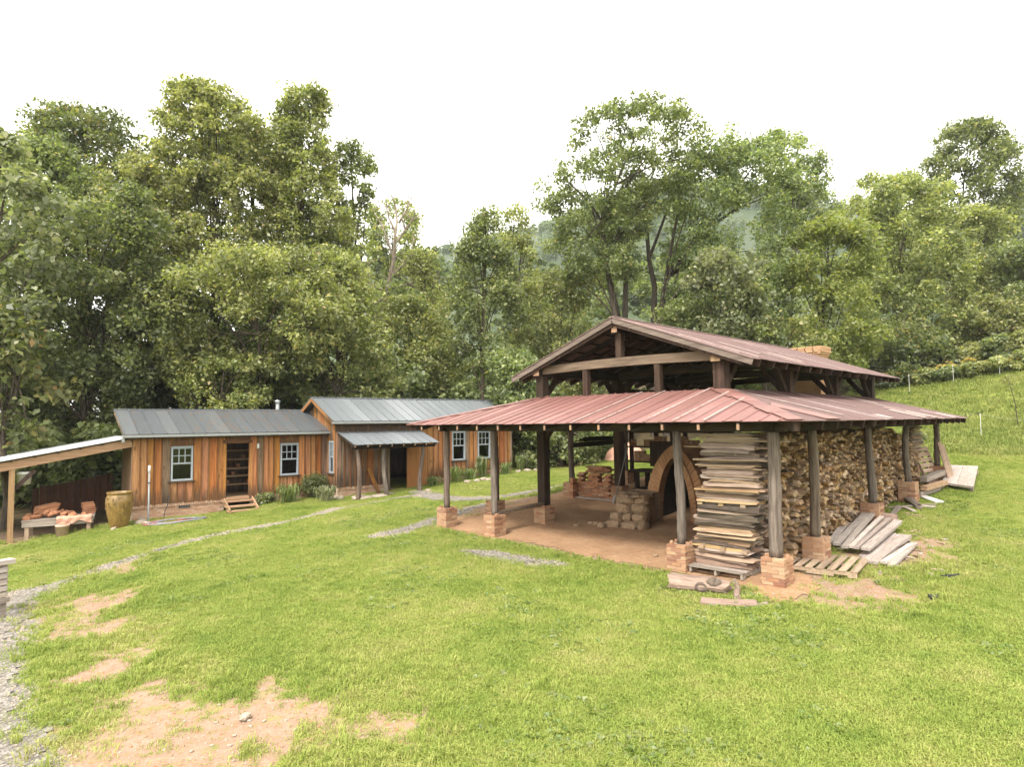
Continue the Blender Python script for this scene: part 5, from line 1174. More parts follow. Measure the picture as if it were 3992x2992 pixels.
O('handle', MB().tube([(0, 0, .12), (.35, -.28, 1.75)], .016, 8).mesh('handle', 'gutter_grey', True), sv); O('blade', MB().beam((-.05, .04, .0), (0, 0, .24), .2, .012).mesh('blade', 'galvanised'), sv)
rl = beamO('wall_rail', (5.46, Y3, 2.15), (8.64, Y3, 2.2), .09, .16, 'dark_timber_x', shed)
tg = thing('stored_boards', 'dark boards stored flat on the rail at the back left of the shed', 'boards', (6.6, Y3-.1, 2.28))
for i in range(3): boxO('board', (-.9+.2*i, -.25, i*.05), (.8+.1*i, .1, i*.05+.045), 'dark_timber_x', tg)
tag(O('clay_mound', MB().lathe([(1.1, -.2), (.95, .2), (.7, .5), (.35, .7), (0, .75)], 16).mesh('clay_mound', 'canvas', True), None, (15.5, 14.2, Hf(15.5, 14.2))), 'pale pink heap seen beyond the back of the shed', 'heap')
# ---------------------------------------------------------------- leaves, trees, plants
def leaves(cent, rad, counts, L, W, droop=.5, flat=.7, tints=None, rng=RNG):
    """leaf-sized kites scattered in clumps; returns verts, faces, tint"""
    n = int(counts.sum()); idx = np.repeat(np.arange(len(cent)), counts)
    d = rng.normal(size=(n, 3)); d /= np.linalg.norm(d, axis=1)[:, None]+1e-9
    r = rad[idx]*(.35+.75*rng.random(n)**.6)
    off = d*r[:, None]; off[:, 2] *= flat
    p = cent[idx]+off
    nrm = d*.55+np.array([0, 0, .75])+rng.normal(size=(n, 3))*.6; nrm /= np.linalg.norm(nrm, axis=1)[:, None]
    ax = rng.normal(size=(n, 3))+d*.8+np.array([0, 0, -droop]); ax -= nrm*(ax*nrm).sum(1)[:, None]; ax /= np.linalg.norm(ax, axis=1)[:, None]+1e-9
    sd = np.cross(nrm, ax); s = (.5+1.0*rng.random(n)**1.3)[:, None]*1.04
    V = np.stack([p-ax*L*.5*s, p+sd*W*.5*s-ax*L*.05*s+nrm*W*.12, p+ax*L*.5*s-nrm*L*.1*s, p-sd*W*.5*s-ax*L*.05*s+nrm*W*.12], 1).reshape(-1, 3)
    F_ = np.arange(4*n).reshape(n, 4)
    ti = np.clip((tints[idx] if tints is not None else .5)+rng.normal(size=n)*.27, 0, .93)
    ti = np.where(rng.random(n) < .012, 1.0, ti)
    return V, F_, ti
def limb_tubes(paths, n=6):
    mb = MB()
    for pts, r0, r1 in paths:
        m_ = len(pts); mb.tube(pts, [r0+(r1-r0)*i/(m_-1) for i in range(m_)], n, cap=False)
    return mb
def crooked(a, b, k, amp, rr):
    a = Vector(a); b = Vector(b); L = (b-a).length
    return [a.lerp(b, i/k)+Vector([rr.gauss(0, amp*L) if 0 < i < k else 0 for _ in 'xyz']) for i in range(k+1)]
NLEAF = 0
def tree(name, label, cat, depth, trunk, rows, mat, rl=(26, 42), k=2.6, cov=1.25, leaf=.15, thick=.75, seed=1, trunkmat='tree_bark', limbs=True, tr=.16, airy=0, droop=.5, group=None):
    """rows: (y, xl, xr) silhouette widths in photo units at this distance; trunk: x at foot (or list of (x,y) points)"""
    global NLEAF
    rr = random.Random(seed); rng = np.random.default_rng(seed); sc_ = depth/FPX*D2S            # metres per photo unit
    rows = sorted(rows); ys_ = [r[0] for r in rows]
    base = atD(trunk if not isinstance(trunk, list) else trunk[0][0], 905, depth); bx, by = base[:2]; gz = Hf(bx, by)
    root = thing(name, label, cat, (bx, by, gz), 0, group)
    A = sum((b-a)*(abs((r2[2]-r2[1])+(r1[2]-r1[1]))/2) for (r1, r2, a, b) in zip(rows, rows[1:], ys_, ys_[1:]))
    rm = (rl[0]+rl[1])/2; n = max(6, int(1.45*k*A/(math.pi*rm*rm)))
    C_, R_ = [], []; tries = 0
    while len(C_) < n and tries < n*30:
        tries += 1; y = rr.uniform(ys_[0], ys_[-1]); xl = np.interp(y, ys_, [r[1] for r in rows]); xr = np.interp(y, ys_, [r[2] for r in rows])
        r = rr.uniform(*rl); hw = (xr-xl)/2
        if hw < r*.5: r = max(hw*.9, 6)
        x = rr.uniform(xl, xr); y2 = y
        x = min(max(x, xl+r*.75), xr-r*.75) if hw > r*.75 else (xl+xr)/2
        y2 = max(y, ys_[0]+r*.6)
        f = min(1, abs(x-(xl+xr)/2)/(hw+1e-6)); zz = math.sqrt(max(0, 1-f*f))*hw*thick*(rr.uniform(-1, .25) if rr.random() < .7 else rr.uniform(-1, 1))
        C_.append(atD(x, y2, depth)+FW*zz*sc_); R_.append(r*sc_)
    C_ = np.array(C_); R_ = np.array(R_)
    leaf *= 1.12; la = .5*leaf*leaf*.66; cnt = np.maximum(6, (cov*math.pi*R_**2/la*(1-airy))).astype(int)
    # break each lobe into tufts so that the edge is ragged
    tc, trd, tn, tt = [], [], [], []
    for c, r, q in zip(C_, R_, cnt):
        m_ = 12; d = rng.normal(size=(m_, 3)); d /= np.linalg.norm(d, axis=1)[:, None]
        lobe_t = rng.normal()*.13+.45
        tc.append(c+d*(r*(.35+.65*rng.random(m_)))[:, None]*np.array([1, 1, .8])); trd.append(r*(.36+.28*rng.random(m_))); tn.append(np.full(m_, max(2, q//m_))); tt.append(lobe_t+rng.normal(size=m_)*.1)
    V, F_, ti = leaves(np.concatenate(tc), np.concatenate(trd), np.concatenate(tn), leaf, leaf*.66, droop, .75, np.concatenate(tt), rng)
    NLEAF += len(F_)
    O('crown', np_mesh('crown', V-np.array([bx, by, gz]), F_, mat, ti), root)
    if isinstance(trunk, list): tp = [atD(x, y, depth) for x, y in trunk]; tp[0][2] = min(tp[0][2], gz-.1)
    else:
        topy = ys_[0]+(ys_[-1]-ys_[0])*.18; tx = np.interp(topy, ys_, [(r[1]+r[2])/2 for r in rows]); q = atD(tx, topy, depth)
        tp = [Vector((bx, by, gz-.15))]+crooked((bx, by, gz), q, 7, .015, rr)[1:]
    tp = [Vector(p) for p in tp]; paths = [(tp, tr, tr*.25)]
    if limbs:
        for c, r in list(zip(C_, R_))[:26]:
            c = Vector(c); j = rr.randrange(max(1, len(tp)//3), len(tp)); s0 = tp[j]
            if c.z < s0.z-.5:
                j = max(1, j-2); s0 = tp[j]
            mid = s0.lerp(c, .5)+Vector((0, 0, (c-s0).length*.08)); pts = [s0, s0.lerp(mid, .5)+Vector((0, 0, .1)), mid, mid.lerp(c, .6), c]
            paths.append((pts, tr*.3, tr*.05))
    mb = limb_tubes(paths); mb.v = [(x-bx, y-by, z-gz) for x, y, z in mb.v]
    O('trunk', mb.mesh('trunk', trunkmat, True), root)
    return root
T = tree
# left-hand wood behind the cabin (photo silhouettes, each at its own distance)
T('broadleaf_tree', 'large-leaved grey-green tree at the far left edge of the view', 'tree', 24, -30, [(285, 0, 10), (330, -60, 70), (420, -140, 120), (520, -150, 130), (640, -150, 110), (740, -150, 90), (860, -150, 60)], 'leaf_silver', leaf=.21, k=2.4, cov=1.1, seed=11, droop=1.2)
T('broadleaf_tree', 'dark low big-leaved tree overhanging the lean-to at far left', 'tree', 22.5, 20, [(660, -20, 60), (720, -80, 110), (820, -110, 120), (900, -120, 130), (960, -100, 90)], 'leaf_dark', leaf=.22, k=2.6, cov=1.1, seed=12, droop=1.2)
T('maple_tree', 'tall dark green maple with twin rounded tops at upper left', 'tree', 35, 190, [(225, 100, 170), (245, 95, 205), (275, 90, 300), (330, 75, 335), (400, 60, 345), (500, 60, 340), (620, 60, 330)], 'leaf_dark', rl=(24, 40), seed=13, k=3)
T('birch_tree', 'tallest feathery yellow-green tree behind the middle of the low cabin', 'tree', 33, 455, [(180, 425, 440), (205, 370, 520), (250, 350, 560), (330, 345, 600), (420, 320, 620), (520, 300, 640), (620, 300, 640)], 'leaf_olive', rl=(16, 30), k=3.4, seed=14, airy=.05)
T('birch_tree', 'tall narrow-topped olive tree to the right of the tallest feathery tree', 'tree', 34, 650, [(190, 620, 700), (215, 605, 718), (260, 590, 712), (330, 570, 715), (400, 560, 740), (480, 560, 770), (560, 550, 780), (640, 560, 780)], 'leaf_olive', rl=(16, 30), seed=15, k=3.3, airy=.05)
T('birch_tree', 'open airy tree on the right shoulder of the left wood', 'tree', 36, 755, [(310, 735, 780), (330, 710, 815), (400, 700, 815), (470, 700, 800), (520, 690, 790), (600, 680, 800), (680, 690, 800)], 'leaf_mid', rl=(14, 26), seed=16, k=2.5, airy=.15)
T('birch_tree', 'dense olive tree in the middle of the left wood behind the layered tree', 'tree', 37, 540, [(300, 470, 560), (350, 400, 660), (420, 370, 730), (500, 360, 770), (600, 340, 780)], 'leaf_olive', rl=(22, 36), seed=50, k=2.4)
T('maple_tree', 'shadowy green tree between the dark maple and the left view edge', 'tree', 32, 100, [(300, 60, 150), (350, 10, 200), (430, -20, 260), (520, -40, 300), (640, -40, 300)], 'leaf_mid', rl=(24, 40), seed=51, k=2.3)
T('hornbeam_tree', 'broad layered yellow-green tree overhanging the low cabin roof', 'tree', 29, 560, [(540, 480, 620), (565, 400, 720), (610, 350, 760), (680, 340, 780), (740, 370, 775), (800, 380, 600), (850, 400, 560)], 'leaf_olive', rl=(26, 44), k=2.8, leaf=.14, seed=17)
T('hornbeam_tree', 'dense mid-green tree behind the left end of the low cabin', 'tree', 28, 200, [(420, 60, 330), (470, 20, 360), (560, -20, 390), (660, -30, 400), (760, -20, 400), (850, 20, 330), (920, 60, 280)], 'leaf_mid', rl=(28, 46), k=2.9, leaf=.15, seed=18)
T('hornbeam_tree', 'light green leaning tree between the dark maple and the feathery tree', 'tree', 31, 330, [(330, 260, 330), (370, 240, 380), (450, 220, 430), (560, 220, 440), (660, 260, 430), (760, 280, 420), (860, 300, 420)], 'leaf_olive', rl=(24, 40), k=2.6, seed=19)
T('vine_tree', 'vine-draped leafy tree beside the stovepipe behind the cabins', 'tree', 31, 735, [(560, 690, 770), (620, 650, 800), (700, 630, 830), (780, 640, 880), (840, 650, 880), (880, 660, 860)], 'leaf_olive', rl=(26, 42), k=2.9, leaf=.15, seed=20)
T('vine_tree', 'yellowing vine-covered crown just above the low cabin ridge', 'tree', 28, 470, [(770, 390, 560), (800, 380, 590), (850, 380, 580), (885, 400, 560)], 'leaf_yellow', rl=(18, 30), k=1.5, seed=21, leaf=.13)
T('sapling_tree', 'dark shaded tree filling the gap behind the low cabin roof', 'tree', 33, 610, [(640, 420, 740), (720, 400, 760), (820, 400, 760), (900, 400, 760)], 'leaf_dark', rl=(28, 44), k=2.8, seed=22)
T('sapling_tree', 'dark shaded thicket tree behind the lean-to', 'tree', 31, 240, [(600, 40, 400), (720, 20, 420), (820, 20, 400), (930, 40, 380), (1010, 60, 330)], 'leaf_dark', rl=(28, 44), k=2.6, seed=23)
# the gap in the middle
T('ash_tree', 'pale leafy tree behind the bare dead tree', 'tree', 50, 850, [(432, 830, 860), (460, 790, 905), (520, 775, 915), (580, 770, 930), (650, 780, 950), (720, 780, 960)], 'leaf_yellow', rl=(16, 28), k=2.5, seed=24, leaf=.2)
def dead_tree():
    d = 40; base = atD(826, 905, d); gz = Hf(base[0], base[1]); root = thing('dead_tree', 'bare grey dead tree with crooked limbs above the tall cabin', 'tree', (base[0], base[1], gz))
    rr = random.Random(3); B = lambda pts: [Vector(atD(x, y, d)+FW*rr.uniform(-.4, .4)) for x, y in pts]
    tr_ = [Vector((base[0], base[1], gz-.2))]+B([(828, 760), (831, 700), (834, 640), (842, 600), (850, 560), (855, 520), (860, 480), (852, 440), (848, 425)])
    br = [B([(836, 630), (815, 622), (795, 610), (780, 588), (770, 575)]), B([(838, 625), (850, 595), (872, 570), (885, 548), (893, 520), (905, 500)]), B([(850, 560), (838, 520), (826, 490), (815, 470)]), B([(840, 624), (870, 620), (892, 610), (910, 600), (918, 590)]),
          B([(856, 520), (875, 495), (890, 470), (898, 455)]), B([(860, 480), (878, 455), (880, 440)]), B([(834, 640), (806, 660), (800, 690)]), B([(880, 610), (905, 628), (935, 625)]), B([(853, 500), (840, 470), (836, 450)])]
    m_ = limb_tubes([(tr_, .24, .03)]+[(b, .09, .02) for b in br]); o3 = Vector((base[0], base[1], gz)); m_.v = [tuple(Vector(v)-o3) for v in m_.v]
    O('trunk', m_.mesh('trunk', 'dead_bark', True), root)
    mb = MB(); rr = random.Random(5)
    for b in br+br:
        for _ in range(4):
            s0 = b[rr.randrange(1, len(b))]; mb.tube([s0, s0+Vector((rr.gauss(0, .4), rr.gauss(0, .4), .5)), s0+Vector((rr.gauss(0, .8), rr.gauss(0, .8), 1.1))], [.03, .02, .008], 4, False)
    mb.v = [tuple(Vector(v)-o3) for v in mb.v]; O('twigs', mb.mesh('twigs', 'dead_bark'), root)
dead_tree()
T('young_tree', 'round yellowish tree below the bare dead tree', 'tree', 37, 860, [(640, 850, 900), (680, 815, 950), (740, 790, 980), (800, 790, 985), (870, 800, 980)], 'leaf_yellow', rl=(22, 36), k=2.6, seed=26)
T('young_tree', 'olive tree between the yellowish tree and the tulip tree', 'tree', 40, 945, [(540, 890, 930), (590, 880, 950), (640, 880, 960), (720, 890, 1000), (800, 890, 1010), (870, 900, 1010)], 'leaf_olive', rl=(22, 36), k=2.5, seed=27)
T('tulip_tree', 'pointed dark green tulip tree with straight trunk above the right cabin end', 'tree', 36, [(1043, 905), (1043, 860), (1042, 760), (1045, 640), (1048, 540), (1050, 470)], [(455, 1042, 1056), (490, 1012, 1085), (540, 995, 1110), (600, 975, 1120), (680, 960, 1145), (750, 965, 1150), (800, 990, 1120)], 'leaf_mid', rl=(22, 36), k=3.0, seed=28)
T('oak_tree', 'thin open tree peeking out just right of the tulip tree top', 'tree', 44, 1110, [(450, 1080, 1140), (475, 1065, 1150), (520, 1075, 1160), (570, 1075, 1165), (650, 1080, 1160)], 'leaf_olive', rl=(14, 24), k=2.0, seed=29, airy=.2)
T('beech_tree', 'wide light olive tree behind the left slope of the upper red roof', 'tree', 39, 1200, [(585, 1170, 1250), (620, 1130, 1300), (690, 1110, 1320), (760, 1110, 1320), (840, 1100, 1290), (890, 1100, 1280)], 'leaf_olive', rl=(24, 38), k=2.9, seed=30)
T('beech_tree', 'shaded green tree at the edge of the wood right of the tall cabin', 'tree', 33, 1110, [(760, 1060, 1150), (820, 1040, 1180), (900, 1040, 1250), (960, 1080, 1280), (990, 1090, 1280)], 'leaf_mid', rl=(22, 38), k=2.5, seed=31)
# right-hand trees
T('oak_tree', 'big spreading oak with open crown and bare trunk above the roof ridge', 'tree', 37, [(1335, 905), (1330, 690), (1308, 560), (1300, 480), (1330, 400), (1370, 300)], [(222, 1330, 1450), (245, 1265, 1500), (280, 1240, 1540), (340, 1210, 1540), (400, 1190, 1500), (440, 1170, 1440), (480, 1190, 1400), (540, 1200, 1400), (600, 1215, 1380)], 'leaf_mid', rl=(15, 28), k=2.35, seed=32, airy=.08, tr=.2)
def bare_trunk(label, pts, d, r): 
    b = atD(*pts[0], d); gz = Hf(b[0], b[1]); o3 = Vector((b[0], b[1], gz)); P = [Vector((b[0], b[1], gz-.2))]+[Vector(atD(x, y, d)) for x, y in pts[1:]]
    root = thing('oak_tree', label, 'tree', o3); m_ = limb_tubes([(P, r, r*.35), ([P[-3], P[-3].lerp(P[-1], .5)+Vector((1, -1, .8)), P[-1]+Vector((2.2, -2, 1.6))], r*.45, .04)], 8); m_.v = [tuple(Vector(v)-o3) for v in m_.v]; O('trunk', m_.mesh('trunk', 'tree_bark', True), root)
    n = 16; rg = np.random.default_rng(int(d*10)); c = np.array([list(P[-1])])+rg.normal(size=(n, 3))*np.array([1.4, 1.4, 1.0])
    V, F_, ti = leaves(c, np.full(n, .6), np.full(n, 240), .15, .10, .5, .8, np.full(n, .5), rg); O('crown', np_mesh('crown', V-np.array(o3), F_, 'leaf_mid', ti), root)
bare_trunk('oak with straight bare trunk standing just behind the roof peak', [(1362, 905), (1350, 690), (1352, 600), (1345, 540), (1330, 470), (1310, 420)], 38, .2)
bare_trunk('oak with forked leaning trunk right of the roof peak', [(1412, 905), (1412, 690), (1414, 620), (1402, 560), (1396, 480), (1390, 380)], 38.5, .22)
bare_trunk('slim leaning oak trunk left of the roof peak', [(1345, 905), (1336, 680), (1322, 620), (1305, 545), (1285, 500), (1262, 470)], 39, .15)
T('oak_tree', 'dark dense oak right of the spreading open oak', 'tree', 38, [(1440, 905), (1425, 690), (1440, 600), (1500, 520), (1580, 440)], [(300, 1520, 1640), (330, 1480, 1700), (400, 1430, 1720), (480, 1410, 1720), (560, 1420, 1710), (640, 1430, 1700), (720, 1440, 1700)], 'leaf_mid', rl=(22, 38), k=2.9, seed=33, tr=.24)
T('oak_tree', 'sparse open-crowned oak showing sky through its top', 'tree', 46, 1720, [(285, 1650, 1710), (310, 1630, 1760), (360, 1640, 1790), (420, 1670, 1800), (470, 1680, 1800), (540, 1700, 1790)], 'leaf_mid', rl=(12, 22), k=2.4, seed=34, airy=.1, leaf=.18)
T('silver_tree', 'grey-leaved small tree in front of the dark oak', 'tree', 33.5, 1560, [(540, 1520, 1620), (570, 1490, 1660), (620, 1480, 1670), (680, 1500, 1650), (740, 1510, 1640)], 'leaf_silver', rl=(20, 34), k=2.8, seed=35, leaf=.18)
T('walnut_tree', 'bright yellow-green feathery tree above the chimney', 'tree', 37, 1790, [(470, 1740, 1830), (500, 1705, 1870), (570, 1690, 1890), (640, 1700, 1890), (700, 1720, 1895), (760, 1740, 1880), (800, 1740, 1860)], 'leaf_bright', rl=(22, 36), k=2.8, seed=36, leaf=.17)
T('oak_tree', 'olive brown tree between the bright tree and the tall right tree', 'tree', 43, 1940, [(385, 1920, 1990), (420, 1870, 2040), (490, 1860, 2060), (570, 1850, 2090), (650, 1860, 2090), (740, 1880, 2080)], 'leaf_olive', rl=(20, 34), k=2.9, seed=37, leaf=.18)
T('hickory_tree', 'open tall tree with pale top left of the tall right tree', 'tree', 52, 1870, [(375, 1880, 1940), (400, 1840, 1990), (440, 1815, 2030), (500, 1800, 2040), (560, 1810, 2030), (640, 1820, 2000)], 'leaf_olive', rl=(14, 24), k=2.4, seed=38, airy=.1, leaf=.2)
T('poplar_tree', 'tallest bluish green tree at the right edge of the wood', 'tree', 54, 2085, [(262, 2070, 2110), (290, 2025, 2160), (340, 1990, 2190), (400, 1980, 2200), (450, 1985, 2190), (520, 1990, 2180), (600, 2000, 2180)], 'leaf_mid', rl=(14, 26), k=3.4, seed=39, leaf=.2)
T('poplar_tree', 'lighter green tree standing below the tallest right tree', 'tree', 47, 2110, [(455, 2080, 2140), (490, 2055, 2175), (560, 2040, 2190), (640, 2050, 2195), (720, 2060, 2190)], 'leaf_olive', rl=(18, 32), k=2.8, seed=40, leaf=.19)
T('maple_tree', 'rounded green tree cut by the right edge of the view', 'tree', 44, 2230, [(520, 2190, 2260), (560, 2150, 2330), (650, 2130, 2360), (740, 2140, 2360)], 'leaf_mid', rl=(22, 36), k=2.7, seed=41, leaf=.18)
T('dogwood_tree', 'reddish-tinged low tree behind the right roof slope', 'tree', 35, 1530, [(640, 1440, 1600), (680, 1420, 1680), (740, 1430, 1740), (800, 1460, 1760)], 'leaf_mid', rl=(20, 34), k=2.7, seed=42)
T('dogwood_tree', 'dark shaded tree right of the chimney at the wood edge', 'tree', 40, 1880, [(690, 1800, 1960), (740, 1790, 2000), (800, 1800, 2010), (840, 1830, 2000)], 'leaf_dark', rl=(20, 34), k=2.7, seed=43, leaf=.17)
T('holly_tree', 'dark glossy low tree beside the pasture corner', 'tree', 38, 1985, [(735, 1940, 2030), (760, 1925, 2060), (800, 1925, 2075), (830, 1940, 2070)], 'leaf_dark', rl=(16, 28), k=2.7, seed=44, leaf=.17)
T('sumac_tree', 'olive thicket tree at the right end of the wood edge', 'tree', 42, 2120, [(640, 2080, 2170), (700, 2050, 2220), (760, 2060, 2280), (800, 2080, 2300)], 'leaf_olive', rl=(20, 32), k=2.7, seed=45, leaf=.18)
T('sumac_tree', 'yellow-leaved sapling low behind the upper roof eave', 'tree', 34, 1650, [(690, 1580, 1720), (740, 1560, 1760), (790, 1600, 1800)], 'leaf_yellow', rl=(16, 28), k=1.6, seed=46)
T('beech_tree', 'dark tree seen under the shed roof behind the brick stack', 'tree', 32, 1210, [(900, 1110, 1300), (960, 1110, 1310), (1000, 1120, 1310)], 'leaf_mid', rl=(18, 30), k=2.0, seed=47)
# shadowed undergrowth that closes the wood behind the trunks
def thicket(name, spans, mat, leaf, per, seed):
    rg = np.random.default_rng(seed); c = []; r = []
    for x0, x1, y0, y1, d0, d1, n in spans:
        for _ in range(n):
            c.append(atD(rg.uniform(x0, x1), rg.uniform(y0, y1), rg.uniform(d0, d1))); r.append(rg.uniform(.5, 1.0))
    c = np.array(c); r = np.array(r); V, F_, ti = leaves(c, r, np.full(len(c), per), leaf, leaf*.7, .5, .8, rg.uniform(.2, .8, len(c)), rg)
    o_ = O(name, np_mesh(name, V, F_, mat, ti)); o_['kind'] = 'stuff'; return o_
thicket('undergrowth', [(-60, 420, 700, 1000, 34, 42, 190), (400, 900, 600, 900, 38, 48, 200), (880, 1320, 640, 960, 42, 52, 170), (1100, 1320, 880, 1000, 34, 40, 60), (1300, 1760, 560, 860, 44, 52, 160), (1740, 2260, 560, 800, 48, 58, 180), (-80, 280, 930, 1075, 25, 29, 110), (420, 900, 800, 900, 33, 38, 110), (900, 1110, 820, 905, 36, 40, 70), (1050, 1330, 930, 985, 33, 36, 60)], 'leaf_mid', .24, 170, 5)
thicket('woods', [(900, 1010, 590, 660, 85, 100, 40), (930, 1250, 560, 700, 90, 120, 130), (760, 960, 540, 660, 75, 95, 60), (1250, 1480, 520, 680, 80, 100, 80), (2100, 2300, 520, 640, 70, 90, 50), (1780, 2000, 470, 640, 70, 90, 70)], 'leaf_far', .5, 110, 6)
# wooded hills far behind
def hill(ridge, depth, spread, seed):
    rg = np.random.default_rng(seed); R = [atD(x, y, depth) for x, y in ridge]; xs = [x for x, y in ridge]; n = 70; V = []
    f = np.linspace(0, 1, n); px = np.interp(f, np.linspace(0, 1, len(xs)), [p[0] for p in R]); py = np.interp(f, np.linspace(0, 1, len(xs)), [p[1] for p in R]); pz = np.interp(f, np.linspace(0, 1, len(xs)), [p[2] for p in R])
    fx, fy = FW[0]/math.hypot(*FW[:2]), FW[1]/math.hypot(*FW[:2]); m_ = 22
    for j in range(m_):
        g = j/(m_-1)                                    # 0 near foot .. .6 ridge .. 1 behind
        s_ = -spread+(spread*1.7)*g; hgt = math.sin(min(1, g/.62)*math.pi/2)**1.2 if g < .62 else 1-.5*((g-.62)/.38)**2
        for i in range(n): V.append((px[i]+fx*s_, py[i]+fy*s_, -3+(pz[i]+3)*hgt-3.0))
    idx = np.arange(n*m_).reshape(m_, n); F_ = np.stack([idx[:-1, :-1], idx[:-1, 1:], idx[1:, 1:], idx[1:, :-1]], -1).reshape(-1, 4)
    O('hill', np_mesh('hill', np.array(V), F_, 'leaf_far', np.full(len(F_), .3), True), kind='structure')
    V = np.array(V).reshape(m_, n, 3); nc = int(.9*len(xs)*60); cc = []
    for _ in range(nc):
        a, b = rg.uniform(.18, .66)*(m_-1), rg.uniform(0, n-1.01); i, j = int(a), int(b); q = V[i, j]*(1-a+i)+V[min(i+1, m_-1), j]*(a-i); q2 = V[i, j+1]*(1-a+i)+V[min(i+1, m_-1), j+1]*(a-i); cc.append(q*(1-b+j)+q2*(b-j)+np.array([0, 0, 2.0]))
    cc = np.array(cc); s_ = depth/300; Vv, F2, ti = leaves(cc, rg.uniform(2.6, 4.6, nc)*s_, np.full(nc, 90), 1.25*s_, 1.0*s_, .2, .85, rg.uniform(.15, .85, nc), rg)
    o_ = O('hillside_woods', np_mesh('hillside_woods', Vv, F2, 'leaf_far', ti)); o_['kind'] = 'stuff'
hill([(700, 610), (800, 585), (930, 552), (1060, 522), (1180, 492), (1260, 455), (1340, 427), (1430, 408), (1540, 400), (1660, 425), (1800, 455), (1950, 480)], 330, 170, 1)
hill([(1850, 600), (1960, 555), (2060, 500), (2130, 445), (2212, 388), (2300, 352), (2450, 320), (2650, 330)], 250, 120, 2)
# ---------------------------------------------------------------- bushes, flower-bed plants, meadow plants
def bush(x, y, wpx, hpx, mat, label, leaf=.09, seed=0, cat='shrub', name='bush', dens=1.0):
    p = G(x*D2S, y*D2S); d = float((p-CAM)@FW); s_ = d/FPX*D2S; rx, rz = wpx*s_/2, hpx*s_/2; rg = np.random.default_rng(seed+100); n = 16
    c = rg.normal(size=(n, 3)); c /= np.linalg.norm(c, axis=1)[:, None]; c = c*np.array([rx*.7, rx*.6, rz*.75])*rg.random((n, 1))**.4+np.array([0, 0, rz*.95])
    V, F_, ti = leaves(c, np.full(n, rx*.42), np.full(n, int(110*dens)), leaf, leaf*.6, .4, .8, rg.uniform(.2, .8, n), rg)
    t_ = thing(name, label, cat, (p[0], p[1], Hz(p[0], p[1]))); O('foliage', np_mesh('foliage', V, F_, mat, ti), t_)
    O('stems', limb_tubes([([Vector((0, 0, -.05)), Vector(c[i])*.5, Vector(c[i])], .015, .005) for i in range(8)], 4).mesh('stems', 'tree_bark'), t_)
def straps(x, y, wpx, hpx, mat, label, n=70, seed=0, cat='plant', name='daylily_clump', wid=.02):
    p = G(x*D2S, y*D2S); d = float((p-CAM)@FW); s_ = d/FPX*D2S; r, h = wpx*s_/2, hpx*s_; rr = random.Random(seed); mb = MB()
    for _ in range(n):
        a = rr.random()*6.28; o_ = Vector((rr.gauss(0, r*.25), rr.gauss(0, r*.25), 0)); q = r*rr.uniform(.3, 1); hh = h*rr.uniform(.6, 1.05); dr = Vector((math.cos(a), math.sin(a), 0)); sd_ = Vector((-dr.y, dr.x, 0))*wid
        P = [o_, o_+dr*q*.3+Vector((0, 0, hh*.7)), o_+dr*q*.7+Vector((0, 0, hh)), o_+dr*q*1.1+Vector((0, 0, hh*.72))]; k = len(mb.v)
        mb.v += [tuple(v) for v in (P[0]-sd_*.6, P[0]+sd_*.6, P[1]-sd_, P[1]+sd_, P[2]-sd_*.8, P[2]+sd_*.8, P[3])]; mb.f += [(k, k+1, k+3, k+2), (k+2, k+3, k+5, k+4), (k+4, k+5, k+6)]
    me = mb.mesh('blades', mat); me.attributes.new('tint', 'FLOAT', 'FACE').data.foreach_set('value', [rr.random() for _ in me.polygons for __ in (0,)])
    t_ = thing(name, label, cat, (p[0], p[1], Hz(p[0], p[1]))); O('blades', me, t_)
straps(622, 1086, 66, 40, 'leaf_strap', 'spreading strap-leaved clump right of the wooden steps', 90, 1)
bush(572, 1088, 44, 24, 'leaf_mid', 'low broad-leaved plant hugging the brick base by the steps', .12, 1)
bush(680, 1076, 78, 62, 'leaf_dark', 'rounded dark green bush at the inner corner between the cabins', .07, 2, dens=2.2)
straps(705, 1084, 64, 34, 'leaf_silver', 'blue-green arching clump in front of the dark corner bush', 80, 2, wid=.014)
straps(648, 1072, 34, 40, 'leaf_strap', 'tall grassy clump left of the dark corner bush', 50, 3)
for i, (x, y, w_, h_, lab) in enumerate(((937, 1050, 40, 20, 'low yellowish plant at the left end of the right cabin bed'), (985, 1042, 50, 34, 'leafy daylily clump under the left of the paired windows'), (1015, 1036, 40, 24, 'small pale daylily between the paired windows'), (1042, 1032, 40, 46, 'tall upright iris clump under the right of the paired windows'), (1070, 1028, 30, 28, 'feathery clump just past the tall iris'), (1092, 1026, 36, 26, 'yellow-green clump at the right cabin corner'))):
    straps(x, y, w_, h_, 'leaf_strap', lab, 60, 10+i)
bush(1140, 1014, 52, 34, 'leaf_silver', 'grey-green rounded shrub past the corner of the right cabin', .1, 5, dens=1.6)
straps(1122, 1018, 30, 34, 'leaf_strap', 'wispy grass clump left of the grey-green shrub', 40, 21)
bush(1285, 985, 60, 72, 'leaf_bright', 'bright big-leaved vine bush seen through the back of the shed', .2, 6, 'bush', dens=1.2)
bush(1245, 1000, 30, 40, 'leaf_mid', 'small shrub at the edge of the lawn behind the shed post', .12, 7)
bush(1335, 990, 50, 60, 'leaf_mid', 'leafy shrub right of the bright vine bush behind the shed', .16, 8)
bush(1985, 960, 40, 26, 'leaf_silver', 'pale flowering weed beside the far corner post', .08, 9)
bush(20, 745, 50, 46, 'leaf_rose', 'pinkish dry leaf cluster at the far left among dark leaves', .16, 10) if False else None
